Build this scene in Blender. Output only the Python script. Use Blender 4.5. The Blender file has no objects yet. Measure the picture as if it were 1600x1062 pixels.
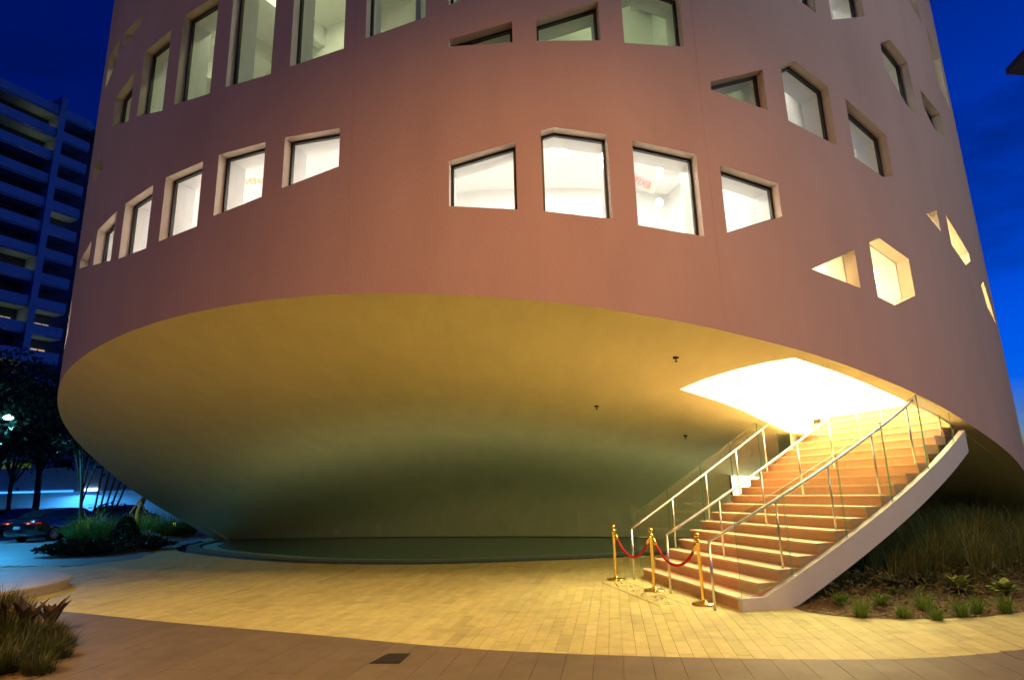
import bpy, bmesh, math, random
import numpy as np
from math import sin, cos, pi, radians, degrees, atan2, sqrt
from mathutils import Vector, Matrix
from mathutils.geometry import delaunay_2d_cdt

random.seed(7)
rng = np.random.default_rng(7)
scn = bpy.context.scene
COL = scn.collection

# ------------------------------------------------------------------ camera
PITCH, ROLL, EYE, FPX = radians(13.47), radians(-1.46), 1.693, 985.2
_fw = np.array([0, cos(PITCH), sin(PITCH)]); _r0 = np.array([1., 0, 0]); _u0 = np.cross(_r0, _fw)
_rt = _r0*cos(ROLL) + _u0*sin(ROLL); _up = -_r0*sin(ROLL) + _u0*cos(ROLL)
cam = bpy.data.cameras.new('camera'); camo = bpy.data.objects.new('camera', cam); COL.objects.link(camo)
cam.sensor_width = 36; cam.lens = FPX/1600*36; cam.clip_start = 0.05; cam.clip_end = 2500
camo.matrix_world = Matrix(((_rt[0], _up[0], -_fw[0], 0), (_rt[1], _up[1], -_fw[1], 0), (_rt[2], _up[2], -_fw[2], EYE), (0, 0, 0, 1)))
scn.camera = camo
# surveying helpers: sight lines from the viewpoint, used to find real positions on the ground, wall or a known plane
def ray(x, y):
    d = _fw*FPX + _rt*(x-800) - _up*(y-531); return d/np.linalg.norm(d)
def G(x, y, z=0.0):
    d = ray(x, y); t = (z-EYE)/d[2]; return (d[0]*t, d[1]*t)
def at(x, y, Y):
    d = ray(x, y); t = Y/d[1]; return np.array([d[0]*t, Y, EYE+d[2]*t])

# ------------------------------------------------------------------ world, light, exposure
w = bpy.data.worlds.new('World'); scn.world = w; w.use_nodes = True
nt = w.node_tree; nt.nodes.clear()
sky = nt.nodes.new('ShaderNodeTexSky'); sky.sky_type = 'NISHITA'; sky.sun_disc = False
sky.sun_elevation = radians(-4.0); sky.sun_rotation = radians(60); sky.air_density = 1.0; sky.dust_density = 0.3; sky.ozone_density = 3.0
hs = nt.nodes.new('ShaderNodeHueSaturation'); hs.inputs['Saturation'].default_value = 1.6; hs.inputs['Value'].default_value = 1.0
bg = nt.nodes.new('ShaderNodeBackground'); bg.inputs['Strength'].default_value = 6.2
wo = nt.nodes.new('ShaderNodeOutputWorld')
wb = nt.nodes.new('ShaderNodeVectorMath'); wb.operation = 'MULTIPLY'; wb.inputs[1].default_value = (0.3, 0.62, 1.0)   # tungsten white balance of the picture
nt.links.new(sky.outputs[0], hs.inputs['Color']); nt.links.new(hs.outputs[0], wb.inputs[0]); tc = nt.nodes.new('ShaderNodeTexCoord'); mp_ = nt.nodes.new('ShaderNodeMapping'); mp_.inputs['Scale'].default_value = (2.2, 2.2, 7.0)
cn = nt.nodes.new('ShaderNodeTexNoise'); cn.inputs['Scale'].default_value = 1.6; cn.inputs['Detail'].default_value = 7; cn.inputs['Roughness'].default_value = 0.55
cr_ = nt.nodes.new('ShaderNodeMapRange'); cr_.inputs['From Min'].default_value = 0.50; cr_.inputs['From Max'].default_value = 0.72; cr_.inputs['To Min'].default_value = 1.0; cr_.inputs['To Max'].default_value = 0.55
cs = nt.nodes.new('ShaderNodeVectorMath'); cs.operation = 'SCALE'   # thin dusk cloud all round the sky
nt.links.new(tc.outputs['Generated'], mp_.inputs[0]); nt.links.new(mp_.outputs[0], cn.inputs['Vector']); nt.links.new(cn.outputs['Fac'], cr_.inputs['Value'])
nt.links.new(wb.outputs[0], cs.inputs[0]); nt.links.new(cr_.outputs[0], cs.inputs['Scale']); nt.links.new(cs.outputs[0], bg.inputs[0]); nt.links.new(bg.outputs[0], wo.inputs[0])
scn.view_settings.view_transform = 'Standard'; scn.view_settings.look = 'None'; scn.view_settings.exposure = 0; scn.view_settings.gamma = 1
scn.view_settings.use_curve_mapping = False
try:
    scn.cycles.max_bounces = 10; scn.cycles.diffuse_bounces = 5; scn.cycles.transparent_max_bounces = 12; scn.cycles.caustics_reflective = False
except Exception: pass

# ------------------------------------------------------------------ materials
def mat(name, col, rough=0.7, var=0.0, vscale=3.0, bump=0.0, bscale=40.0, metal=0.0, spec=0.5, emit=None, es=0.0, tone=False, coat=0.0, stretch=None, dirt=None):
    m = bpy.data.materials.new(name); m.use_nodes = True; t = m.node_tree; N = t.nodes; Lk = t.links
    p = N['Principled BSDF']; p.inputs['Base Color'].default_value = (*col, 1); p.inputs['Roughness'].default_value = rough
    p.inputs['Metallic'].default_value = metal; p.inputs['Specular IOR Level'].default_value = spec
    if coat: p.inputs['Coat Weight'].default_value = coat
    if emit: p.inputs['Emission Color'].default_value = (*emit, 1); p.inputs['Emission Strength'].default_value = es
    src = None
    if var or bump or tone or dirt:
        g = N.new('ShaderNodeNewGeometry'); mp = N.new('ShaderNodeMapping'); Lk.new(g.outputs['Position'], mp.inputs[0])
        if stretch: mp.inputs['Scale'].default_value = stretch
    if var:
        n = N.new('ShaderNodeTexNoise'); n.inputs['Scale'].default_value = vscale; n.inputs['Detail'].default_value = 6; n.inputs['Roughness'].default_value = 0.62
        Lk.new(mp.outputs[0], n.inputs['Vector'])
        r = N.new('ShaderNodeMapRange'); r.inputs['From Min'].default_value = 0.3; r.inputs['From Max'].default_value = 0.7
        r.inputs['To Min'].default_value = 1-var; r.inputs['To Max'].default_value = 1+var
        Lk.new(n.outputs['Fac'], r.inputs['Value'])
        mx = N.new('ShaderNodeVectorMath'); mx.operation = 'SCALE'; mx.inputs[0].default_value = col; Lk.new(r.outputs[0], mx.inputs['Scale']); src = mx.outputs[0]
        rr = N.new('ShaderNodeMapRange'); rr.inputs['To Min'].default_value = min(1, rough*1.15); rr.inputs['To Max'].default_value = rough*0.85
        Lk.new(n.outputs['Fac'], rr.inputs['Value']); Lk.new(rr.outputs[0], p.inputs['Roughness'])
    if tone:
        a = N.new('ShaderNodeAttribute'); a.attribute_name = 'tone'
        mx2 = N.new('ShaderNodeVectorMath'); mx2.operation = 'MULTIPLY'
        if src is not None: Lk.new(src, mx2.inputs[0])
        else: mx2.inputs[0].default_value = col
        Lk.new(a.outputs['Color'], mx2.inputs[1]); src = mx2.outputs[0]
    if dirt:
        n3 = N.new('ShaderNodeTexNoise'); n3.inputs['Scale'].default_value = dirt[1]; n3.inputs['Detail'].default_value = 8; Lk.new(mp.outputs[0], n3.inputs['Vector'])
        r3 = N.new('ShaderNodeMapRange'); r3.inputs['From Min'].default_value = 0.52; r3.inputs['From Max'].default_value = 0.72; r3.inputs['To Min'].default_value = 1; r3.inputs['To Max'].default_value = dirt[0]
        Lk.new(n3.outputs['Fac'], r3.inputs['Value'])
        mx3 = N.new('ShaderNodeVectorMath'); mx3.operation = 'SCALE'
        if src is not None: Lk.new(src, mx3.inputs[0])
        else: mx3.inputs[0].default_value = col
        Lk.new(r3.outputs[0], mx3.inputs['Scale']); src = mx3.outputs[0]
    if src is not None: Lk.new(src, p.inputs['Base Color'])
    if bump:
        n2 = N.new('ShaderNodeTexNoise'); n2.inputs['Scale'].default_value = bscale; n2.inputs['Detail'].default_value = 5; Lk.new(mp.outputs[0], n2.inputs['Vector'])
        b = N.new('ShaderNodeBump'); b.inputs['Strength'].default_value = bump; b.inputs['Distance'].default_value = 0.02
        Lk.new(n2.outputs['Fac'], b.inputs['Height']); Lk.new(b.outputs[0], p.inputs['Normal'])
    return m
def glass(name, tint=(0.93, 0.97, 0.95), boost=1.0):
    m = bpy.data.materials.new(name); m.use_nodes = True; t = m.node_tree; N = t.nodes; N.clear()
    o = N.new('ShaderNodeOutputMaterial'); mix = N.new('ShaderNodeMixShader'); tr = N.new('ShaderNodeBsdfTransparent'); gl = N.new('ShaderNodeBsdfGlossy')
    lw = N.new('ShaderNodeLayerWeight'); lw.inputs['Blend'].default_value = 0.5
    pw = N.new('ShaderNodeMath'); pw.operation = 'POWER'; pw.inputs[1].default_value = 5
    fr = N.new('ShaderNodeMath'); fr.operation = 'MULTIPLY_ADD'; fr.inputs[1].default_value = 0.93; fr.inputs[2].default_value = 0.07
    t.links.new(lw.outputs['Facing'], pw.inputs[0]); t.links.new(pw.outputs[0], fr.inputs[0])
    tr.inputs[0].default_value = (*tint, 1); gl.inputs['Roughness'].default_value = 0.01; gl.inputs['Color'].default_value = (0.9, 0.95, 0.92, 1)
    mu = N.new('ShaderNodeMath'); mu.operation = 'MULTIPLY'; mu.inputs[1].default_value = boost; mu.use_clamp = True
    t.links.new(fr.outputs[0], mu.inputs[0]); t.links.new(mu.outputs[0], mix.inputs[0]); t.links.new(tr.outputs[0], mix.inputs[1]); t.links.new(gl.outputs[0], mix.inputs[2]); t.links.new(mix.outputs[0], o.inputs[0])
    return m
def leafmat(name, col, var=0.35, trans=0.25, rough=0.55):
    m = mat(name, col, rough, tone=True, spec=0.3)
    t = m.node_tree; N = t.nodes; p = N['Principled BSDF']
    tl = N.new('ShaderNodeBsdfTranslucent'); ad = N.new('ShaderNodeMixShader'); ad.inputs[0].default_value = trans
    src = p.inputs['Base Color'].links[0].from_socket; t.links.new(src, tl.inputs[0])
    out = N['Material Output']; t.links.new(p.outputs[0], ad.inputs[1]); t.links.new(tl.outputs[0], ad.inputs[2]); t.links.new(ad.outputs[0], out.inputs[0])
    return m
M = {}
M['pink'] = mat('pink_stucco', (0.60, 0.36, 0.32), 0.85, var=0.045, vscale=1.1, bump=0.3, bscale=55, dirt=(0.95, 0.9), stretch=(1, 1, 0.3))
M['reveal'] = mat('cream_reveal', (0.72, 0.58, 0.47), 0.8, var=0.05, bump=0.15)
M['soffit'] = mat('soffit_stucco', (0.85, 0.80, 0.51), 0.85, var=0.05, vscale=2.2, bump=0.35, bscale=34, stretch=(1.0, 0.30, 1.0), dirt=(0.94, 0.5))
M['white'] = mat('white_paint', (0.84, 0.83, 0.81), 0.6, var=0.03)
M['frame'] = mat('dark_frame', (0.025, 0.022, 0.02), 0.45, metal=0.3)
M['pane'] = glass('window_glass')
M['rail_glass'] = glass('balustrade_glass', (0.90, 0.95, 0.91), 0.75)
M['glass_edge'] = mat('green_glass_edge', (0.16, 0.42, 0.30), 0.15, spec=0.8)
M['steel'] = mat('brushed_steel', (0.72, 0.70, 0.64), 0.32, metal=0.9, var=0.04, vscale=20)
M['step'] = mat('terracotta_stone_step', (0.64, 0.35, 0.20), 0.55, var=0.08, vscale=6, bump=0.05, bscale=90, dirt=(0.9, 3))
M['tread'] = mat('lit_stone_tread', (0.78, 0.54, 0.35), 0.5, var=0.07, vscale=6, bump=0.05, bscale=90, dirt=(0.88, 4))  # paler than the steps: light on the edges put into the colour
M['stringer'] = mat('stringer_stucco', (0.62, 0.56, 0.55), 0.75, var=0.04, bump=0.1)
M['brass'] = mat('polished_brass', (0.85, 0.58, 0.18), 0.16, metal=1.0, var=0.05, vscale=12)
M['velvet'] = mat('red_velvet', (0.42, 0.012, 0.016), 0.8, var=0.15, vscale=60, spec=0.2)
M['paver'] = mat('coral_stone_paver', (0.55, 0.48, 0.205), 0.62, spec=0.3, var=0.12, vscale=5, bump=0.12, bscale=25, tone=True, dirt=(0.8, 1.6), stretch=(1, 1, 1))
M['joint'] = mat('sand_joint', (0.34, 0.28, 0.14), 0.95, var=0.1)
M['walk'] = mat('sidewalk_concrete', (0.155, 0.114, 0.078), 0.6, var=0.10, vscale=3, bump=0.2, bscale=60, tone=True, dirt=(0.85, 1.1))
M['asphalt'] = mat('asphalt', (0.05, 0.05, 0.052), 0.75, var=0.2, vscale=4, bump=0.4, bscale=120)
M['street'] = mat('concrete_street', (0.20, 0.20, 0.20), 0.55, var=0.15, vscale=1.2, bump=0.15, bscale=60, dirt=(0.75, 0.6))
M['soil'] = mat('mulch_soil', (0.14, 0.085, 0.035), 0.95, var=0.5, vscale=14, bump=1.0, bscale=28)
M['dark'] = mat('black_metal', (0.012, 0.012, 0.012), 0.5)
M['iron'] = mat('cast_iron', (0.05, 0.04, 0.035), 0.6, metal=0.6, var=0.2, vscale=20)
M['tile'] = mat('pool_edge_tile', (0.13, 0.17, 0.15), 0.4, var=0.4, vscale=14, bump=0.3, bscale=20)
def ring_mat():
    pass

# ------------------------------------------------------------------ mesh helpers
def base_of(o):
    b = Vector((0, 0, 0))
    while o is not None: b += o.location; o = o.parent
    return b
def put(name, verts, faces, m=None, parent=None, smooth=False, tones=None, mi=None):
    """one mesh object from world-space vertices"""
    b = base_of(parent)
    me = bpy.data.meshes.new(name)
    me.from_pydata([(v[0]-b.x, v[1]-b.y, v[2]-b.z) for v in verts], [], [list(f) for f in faces])
    for x in (m if isinstance(m, (list, tuple)) else [m]):
        if x is not None: me.materials.append(x)
    if mi is not None: me.polygons.foreach_set('material_index', mi)
    if smooth: me.polygons.foreach_set('use_smooth', [True]*len(me.polygons))
    if tones is not None:
        a = me.attributes.new('tone', 'FLOAT_COLOR', 'CORNER')
        arr = []
        for p in me.polygons:
            t = tones if isinstance(tones[0], float) else tones[p.index]
            arr += [t[0], t[1], t[2], 1.0]*p.loop_total
        a.data.foreach_set('color', arr)
    me.update()
    o = bpy.data.objects.new(name, me); COL.objects.link(o)
    if parent is not None: o.parent = parent
    return o
def tag(o, label=None, cat=None, group=None, kind=None):
    if label: o['label'] = label
    if cat: o['category'] = cat
    if group: o['group'] = group
    if kind: o['kind'] = kind
    return o
def thing(name, loc, label, cat, group=None):
    o = bpy.data.objects.new(name, None); COL.objects.link(o); o.location = loc; o.empty_display_size = 0.2
    return tag(o, label, cat, group)
class MB:
    def __init__(s): s.v = []; s.f = []; s.t = []; s.mi = []
    def add(s, v, f, tone=None, mi=0):
        n = len(s.v); s.v += [tuple(p) for p in v]; s.f += [[i+n for i in q] for q in f]
        s.mi += [mi]*len(f)
        if tone is not None: s.t += [tone]*len(f)
    def box(s, x0, x1, y0, y1, z0, z1, mi=0):
        s.add([(x0, y0, z0), (x1, y0, z0), (x1, y1, z0), (x0, y1, z0), (x0, y0, z1), (x1, y0, z1), (x1, y1, z1), (x0, y1, z1)], BOXF, mi=mi)
    def obox(s, o, ex, ey, ez, mi=0):
        """oriented box: corner o, edge vectors"""
        o, ex, ey, ez = map(np.asarray, (o, ex, ey, ez))
        s.add([o, o+ex, o+ex+ey, o+ey, o+ez, o+ex+ez, o+ex+ey+ez, o+ey+ez], BOXF, mi=mi)
    def tube(s, path, r, n=8, caps=True, mi=0):
        P = [Vector(p) for p in path]; rr = r if isinstance(r, (list, tuple)) else [r]*len(P)
        base = len(s.v); prev = None; vs = []; fs = []
        for i, p in enumerate(P):
            d = (P[min(i+1, len(P)-1)]-P[max(i-1, 0)]).normalized()
            a = d.orthogonal().normalized() if prev is None else (prev-d*prev.dot(d)).normalized()
            prev = a; b = d.cross(a)
            for k in range(n): vs.append(p+(a*cos(2*pi*k/n)+b*sin(2*pi*k/n))*rr[i])
        for i in range(len(P)-1):
            for k in range(n): fs.append([i*n+k, i*n+(k+1) % n, (i+1)*n+(k+1) % n, (i+1)*n+k])
        if caps: fs.append(list(range(n))[::-1]); fs.append([(len(P)-1)*n+k for k in range(n)])
        s.add(vs, fs, mi=mi)
    def lathe(s, c, prof, n=24):
        vs = [(c[0]+r*cos(2*pi*k/n), c[1]+r*sin(2*pi*k/n), c[2]+z) for r, z in prof for k in range(n)]
        fs = [[i*n+k, i*n+(k+1) % n, (i+1)*n+(k+1) % n, (i+1)*n+k] for i in range(len(prof)-1) for k in range(n)]
        s.add(vs, fs)
    def prism(s, poly, z0, z1, mi=0):
        n = len(poly)
        a = sum(poly[i][0]*poly[(i+1) % n][1]-poly[(i+1) % n][0]*poly[i][1] for i in range(n))
        if a < 0: poly = poly[::-1]
        s.add([(p[0], p[1], z0) for p in poly]+[(p[0], p[1], z1) for p in poly],
              [list(range(n))[::-1], [n+i for i in range(n)]]+[[i, (i+1) % n, n+(i+1) % n, n+i] for i in range(n)], mi=mi)
    def make(s, name, m, parent=None, smooth=False):
        return put(name, s.v, s.f, m, parent, smooth, s.t if s.t else None, s.mi if isinstance(m, (list, tuple)) else None)
BOXF = [[0, 3, 2, 1], [4, 5, 6, 7], [0, 1, 5, 4], [1, 2, 6, 5], [2, 3, 7, 6], [3, 0, 4, 7]]
def spline(pts, n=12):
    """Catmull-Rom through points"""
    P = [np.asarray(p, float) for p in pts]; P = [2*P[0]-P[1]]+P+[2*P[-1]-P[-2]]; out = []
    for i in range(1, len(P)-2):
        for k in range(n):
            t = k/n; a, b, c, d = P[i-1], P[i], P[i+1], P[i+2]
            out.append(0.5*((2*b)+(c-a)*t+(2*a-5*b+4*c-d)*t*t+(3*b-a-3*c+d)*t**3))
    out.append(P[-2]); return out
def inside(poly, x, y):
    r = False; n = len(poly); j = n-1
    for i in range(n):
        xi, yi = poly[i][0], poly[i][1]; xj, yj = poly[j][0], poly[j][1]
        if (yi > y) != (yj > y) and x < (xj-xi)*(y-yi)/(yj-yi)+xi: r = not r
        j = i
    return r
def cdt(loops, extra):
    """triangulate outer loop minus hole loops, with extra interior points"""
    vs = []; es = []
    for lp in loops:
        n0 = len(vs); vs += [Vector((p[0], p[1])) for p in lp]; es += [(n0+i, n0+(i+1) % len(lp)) for i in range(len(lp))]
    vs += [Vector(p) for p in extra]
    v, e, f, *_ = delaunay_2d_cdt(vs, es, [], 1, 1e-5)
    out = []
    for q in f:
        cx = sum(v[i].x for i in q)/3; cy = sum(v[i].y for i in q)/3
        if all(not inside(h, cx, cy) for h in loops[1:]) and inside(loops[0], cx, cy): out.append(list(q))
    return v, out
def sheet(name, poly, z, m, parent=None, kind=None, tones=None, holes=()):
    v, f = cdt([poly, *holes], [])
    f = [q if (v[q[1]]-v[q[0]]).cross(v[q[2]]-v[q[0]]) > 0 else q[::-1] for q in f]
    o = put(name, [(p.x, p.y, z) for p in v], f, m, parent, tones=tones)
    return tag(o, kind=kind)

# ------------------------------------------------------------------ the round building
R = 14.12; AX = 23.3*sin(radians(1.13)); AY = 23.3*cos(radians(1.13)); WT = 0.62; TOP = 21.0
def cyl(th, z, r=R):
    a = radians(th); return (AX+r*sin(a), AY-r*cos(a), z)
RIM = [(-109.3, 0.0), (-104, 0.62), (-96.1, 1.41), (-87.6, 2.18), (-80.1, 2.82), (-73.4, 3.28), (-66.2, 3.68), (-58.4, 4.05), (-53, 4.30), (-49.1, 4.45), (-44.7, 4.55), (-39.0, 4.66), (-34.5, 4.74), (-31.0, 4.79), (-27.4, 4.83), (-23.3, 4.845), (-19.7, 4.85),
       (-16.8, 4.83), (-14.1, 4.81), (-11.7, 4.77), (-7.4, 4.69), (-3.3, 4.58), (-0.6, 4.50), (2.5, 4.40), (5.7, 4.27), (8.4, 4.16), (11.2, 4.03), (14.2, 3.88), (17.4, 3.72), (20.7, 3.53), (23.1, 3.38), (25.7, 3.22), (27.6, 3.09), (30.3, 2.91), (33.5, 2.67), (36.5, 2.46), (41.7, 2.12), (45.4, 1.86),
       (52, 1.38), (60, 0.85), (67, 0.40), (73, 0.0)]
rim = [tuple(p) for p in spline(RIM, 4)]
rth = np.array([p[0] for p in rim]); rz = np.array([max(0, p[1]) for p in rim])
BASE = spline([cyl(-109.3, 0)[:2], (-8.3, 27.7), (-4.4, 26.8), (0, 25.4), (3.5, 23.9), (8, 22.0), (11.5, 20.5), cyl(73, 0)[:2]], 6)
# soffit height field: mean-value interpolation of squared height from rim to footing line
_poly = [cyl(t, 0)[:2] for t in rth] + [tuple(p) for p in BASE[::-1][1:-1]]
_pw = np.array([z for z in rz] + [0.0]*(len(BASE)-2)); _pp = np.array(_poly)
def soffit_z(x, y):
    q_ = min(1, max(0, (x+13.5)/13)); SP = 1.15+2.35*q_*q_*(3-2*q_)
    if x > 7.3: g_ = min(1, (x-7.3)/4.0); SP = SP+(1.25-SP)*g_*g_*(3-2*g_)
    d = _pp-np.array([x, y]); r = np.sqrt((d**2).sum(1))
    k = r.argmin()
    if r[k] < 1e-4: return max(0, _pw[k])
    d1 = np.roll(d, -1, 0); r1 = np.roll(r, -1)
    ta = (r*r1-(d*d1).sum(1))/(d[:, 0]*d1[:, 1]-d[:, 1]*d1[:, 0]+1e-12)
    wt = (ta+np.roll(ta, 1))/r
    return max(0.0, float((wt*_pw**SP).sum()/wt.sum()))**(1/SP)
def on_soffit(px, py):
    d = ray(px, py); lo = None
    for t in np.arange(8.5, 32, 0.1):
        x, y, z = d[0]*t, d[1]*t, EYE+d[2]*t
        if (x-AX)**2+(y-AY)**2 < (R-0.02)**2 and z > soffit_z(x, y):
            a, b = t-0.1, t
            for _ in range(18):
                m_ = (a+b)/2
                if EYE+d[2]*m_ > soffit_z(d[0]*m_, d[1]*m_): b = m_
                else: a = m_
            return (d[0]*b, d[1]*b)
    return None
hall = thing('round_hall', (AX, AY, 0), 'pink round building with polygonal windows over a lit hollow underside', 'building')

# window openings: corner list (angle, height) on the wall; columns are 6.07 degrees apart
def cl(k): return -17.85+6.07*k
def cr(k): return -13.45+6.07*k
def quad(k, tl, tr, br, bl): return [(cl(k), tl), (cr(k), tr), (cr(k), br), (cl(k), bl)]
WIN = [('row1', quad(0, 7.79, 7.76, 7.04, 6.82)), ('row1', quad(-1, 7.80, 7.79, 6.74, 6.59)), ('row1', quad(-2, 7.74, 7.77, 6.48, 6.42)),
       ('row1', quad(-3, 7.62, 7.70, 6.38, 6.42)), ('row1', quad(-4, 7.47, 7.58, 6.48, 6.66)), ('row1', quad(-5, 7.20, 7.36, 6.75, 7.00)),
       ('row1', [(-54.2, 6.2), (-50.6, 6.42), (-50.0, 5.55), (-54.2, 5.3)]),
       ('row1', quad(2, 6.91, 7.19, 6.00, 6.12)), ('row1', [(cl(3), 7.36), (1.3, 7.43), (cr(3), 7.30), (cr(3), 5.82), (cl(3), 5.96)]),
       ('row1', quad(4, 7.21, 7.02, 5.57, 5.72)), ('row1', quad(5, 6.87, 6.64, 6.04, 5.65)),
       ('row2', quad(0, 11.9, 11.8, 9.32, 9.20)), ('row2', quad(-1, 11.75, 11.8, 9.16, 9.20)), ('row2', quad(-2, 11.40, 11.45, 9.20, 9.32)),
       ('row2', quad(-3, 11.22, 11.25, 9.34, 9.63)), ('row2', quad(-4, 10.78, 10.91, 9.69, 10.0)), ('row2', quad(-5, 9.60, 9.48, 9.07, 9.06)),
       ('row2', quad(-5, 12.66, 12.63, 11.97, 11.75)), ('row2', quad(-4, 12.51, 12.39, 12.2, 12.0)), ('row2', quad(1, 11.5, 11.3, 9.69, 9.44)),
       ('row2', quad(2, 9.19, 9.46, 9.05, 9.05)), ('row2', quad(2, 11.2, 11.0, 10.3, 9.88)), ('row2', quad(3, 9.48, 9.86, 9.08, 9.06)),
       ('row2', [(cl(4), 10.2), (8.0, 10.36), (cr(4), 10.15), (cr(4), 9.07), (cl(4), 9.05)]),
       ('right', quad(5, 8.43, 8.85, 8.03, 8.27)), ('right', [(cl(6), 8.98), (20.0, 9.18), (cr(6), 8.83), (cr(6), 7.60), (cl(6), 7.90)]),
       ('right', [(cl(7), 8.68), (cr(7), 8.19), (cr(7), 7.32), (27.6, 7.22), (cl(7), 7.46)]),
       ('right', [(cl(8), 10.40), (32.5, 10.65), (cr(8), 10.37), (cr(8), 9.07), (33.2, 9.19), (cl(8), 9.83)]),
       ('right', [(cl(9), 9.86), (cr(9), 9.69), (cr(9), 9.09), (38.3, 9.07), (cl(9), 9.45)]),
       ('right', quad(10, 12.2, 11.9, 10.45, 10.67)), ('right', quad(7, 11.6, 11.5, 10.86, 10.40)), ('right', quad(6, 11.4, 11.2, 10.42, 10.9)),
       ('right', quad(9, 13.3, 13.2, 12.1, 12.6)),
       ('lobby', [(18.75, 5.15), (cr(6), 5.61), (cr(6), 4.91)]),
       ('lobby', [(cl(7), 5.80), (25.8, 5.93), (cr(7), 5.65), (cr(7), 4.95), (26.3, 4.69), (cl(7), 4.80)]),
       ('lobby', [(33.0, 6.76), (cr(8), 6.96), (cr(8), 6.50)]),
       ('lobby', [(36.9, 7.13-.16), (cr(9), 6.36), (cr(9), 6.18), (39.5, 6.01), (36.9, 6.31)]),
       ('lobby', [(43.5, 5.77), (45.0, 5.94), (48.4, 5.06), (44.4, 5.31)])]
def wall_mesh():
    outer = []
    for t, z in zip(rth, rz): outer.append((t, max(z, -0.0)))
    lo = [(t, 0.0) for t in np.arange(78, 251, 6)]
    outer = outer + lo + [(250.7-0.001, 0.0)]   # 360-109.3
    outer[-1] = (250.7, 0.0)
    tops = [(t, TOP) for t in np.arange(250.7, -109.4, -6.0)] + [(-109.3, TOP)]
    # remove duplicate of last
    outer = [p for i, p in enumerate(outer) if i == 0 or (abs(p[0]-outer[i-1][0]) > 1e-4 or abs(p[1]-outer[i-1][1]) > 1e-4)]
    tops = [p for i, p in enumerate(tops) if i == 0 or abs(p[0]-tops[i-1][0]) > 1e-4]
    S = R*pi/180
    loops = [[(t*S, z) for t, z in outer+tops]] + [[(t*S, z) for t, z in wn] for _, wn in WIN]
    extra = []
    for t in np.arange(-107.5, 250, 1.5):
        zr = float(np.interp(t, rth, rz)) if t < 73 else 0
        for z in np.arange(zr+0.35, TOP-0.3, 0.9 if t < 60 else 3.5): extra.append((t*S, z))
    v, f = cdt(loops, extra)
    n = len(v); V = [cyl(p.x/S, p.y) for p in v] + [cyl(p.x/S, p.y, R-WT if not (15 < p.x/S < 59 and p.y < 6.95) else R-0.292) for p in v]
    F = []; mi = []
    for q in f:
        if (v[q[1]]-v[q[0]]).cross(v[q[2]]-v[q[0]]) < 0: q = q[::-1]
        F.append(q); mi.append(0); F.append([i+n for i in q[::-1]]); mi.append(1)
    o = put('wall', V, F, [M['pink'], M['white']], hall, True, mi=mi)
    return o
wall_mesh()
def window(kind, corners):
    S = R*pi/180; n = len(corners); P = [np.array((t*S, z)) for t, z in corners]
    area = sum(P[i][0]*P[(i+1) % n][1]-P[(i+1) % n][0]*P[i][1] for i in range(n))
    if area > 0: P = P[::-1]
    def inset(d):
        out = []
        for i in range(n):
            a, b, c = P[i-1], P[i], P[(i+1) % n]
            e1 = (b-a)/np.linalg.norm(b-a); e2 = (c-b)/np.linalg.norm(c-b)
            n1 = np.array((e1[1], -e1[0])); n2 = np.array((e2[1], -e2[0]))
            k = 1+n1@n2; out.append(b+(n1+n2)/max(k, 0.25)*d)
        return out
    def ringpts(pts, r): return [cyl(p[0]/S, p[1], r) for p in pts]
    d1, d2 = (0.17, 0.23)
    if kind == 'lobby': d1, d2 = 0.24, 0.28
    mb = MB()
    a = ringpts(P, R); b = ringpts(P, R-d1)
    mb.add(a+b, [[i, n+i, n+(i+1) % n, (i+1) % n] for i in range(n)])
    wv = mb.make('window', M['reveal'], hall)
    mb = MB(); mb.add(ringpts(P, R-d2)+ringpts(P, R-WT), [[i, n+i, n+(i+1) % n, (i+1) % n] for i in range(n)]); mb.make('inner_reveal', M['white'], wv)
    fw = 0.045 if kind != 'lobby' else 0.012
    I = inset(fw); mb = MB()
    A = ringpts(P, R-d1); B = ringpts(I, R-d1); C = ringpts(I, R-d2); Dd = ringpts(P, R-d2)
    ff = []
    for i in range(n):
        j = (i+1) % n
        ff += [[i, n+i, n+j, j], [n+i, 2*n+i, 2*n+j, n+j], [2*n+i, 3*n+i, 3*n+j, 2*n+j]]
    mb.add(A+B+C+Dd, ff); mb.make('frame', M['frame'] if kind != 'lobby' else M['white'], wv)
    g = inset(fw*0.5); put('pane', ringpts(g, R-(d1+d2)/2), [list(range(n))], M['pane'], wv)
for kd, cs in WIN: window(kd, cs)

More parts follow.
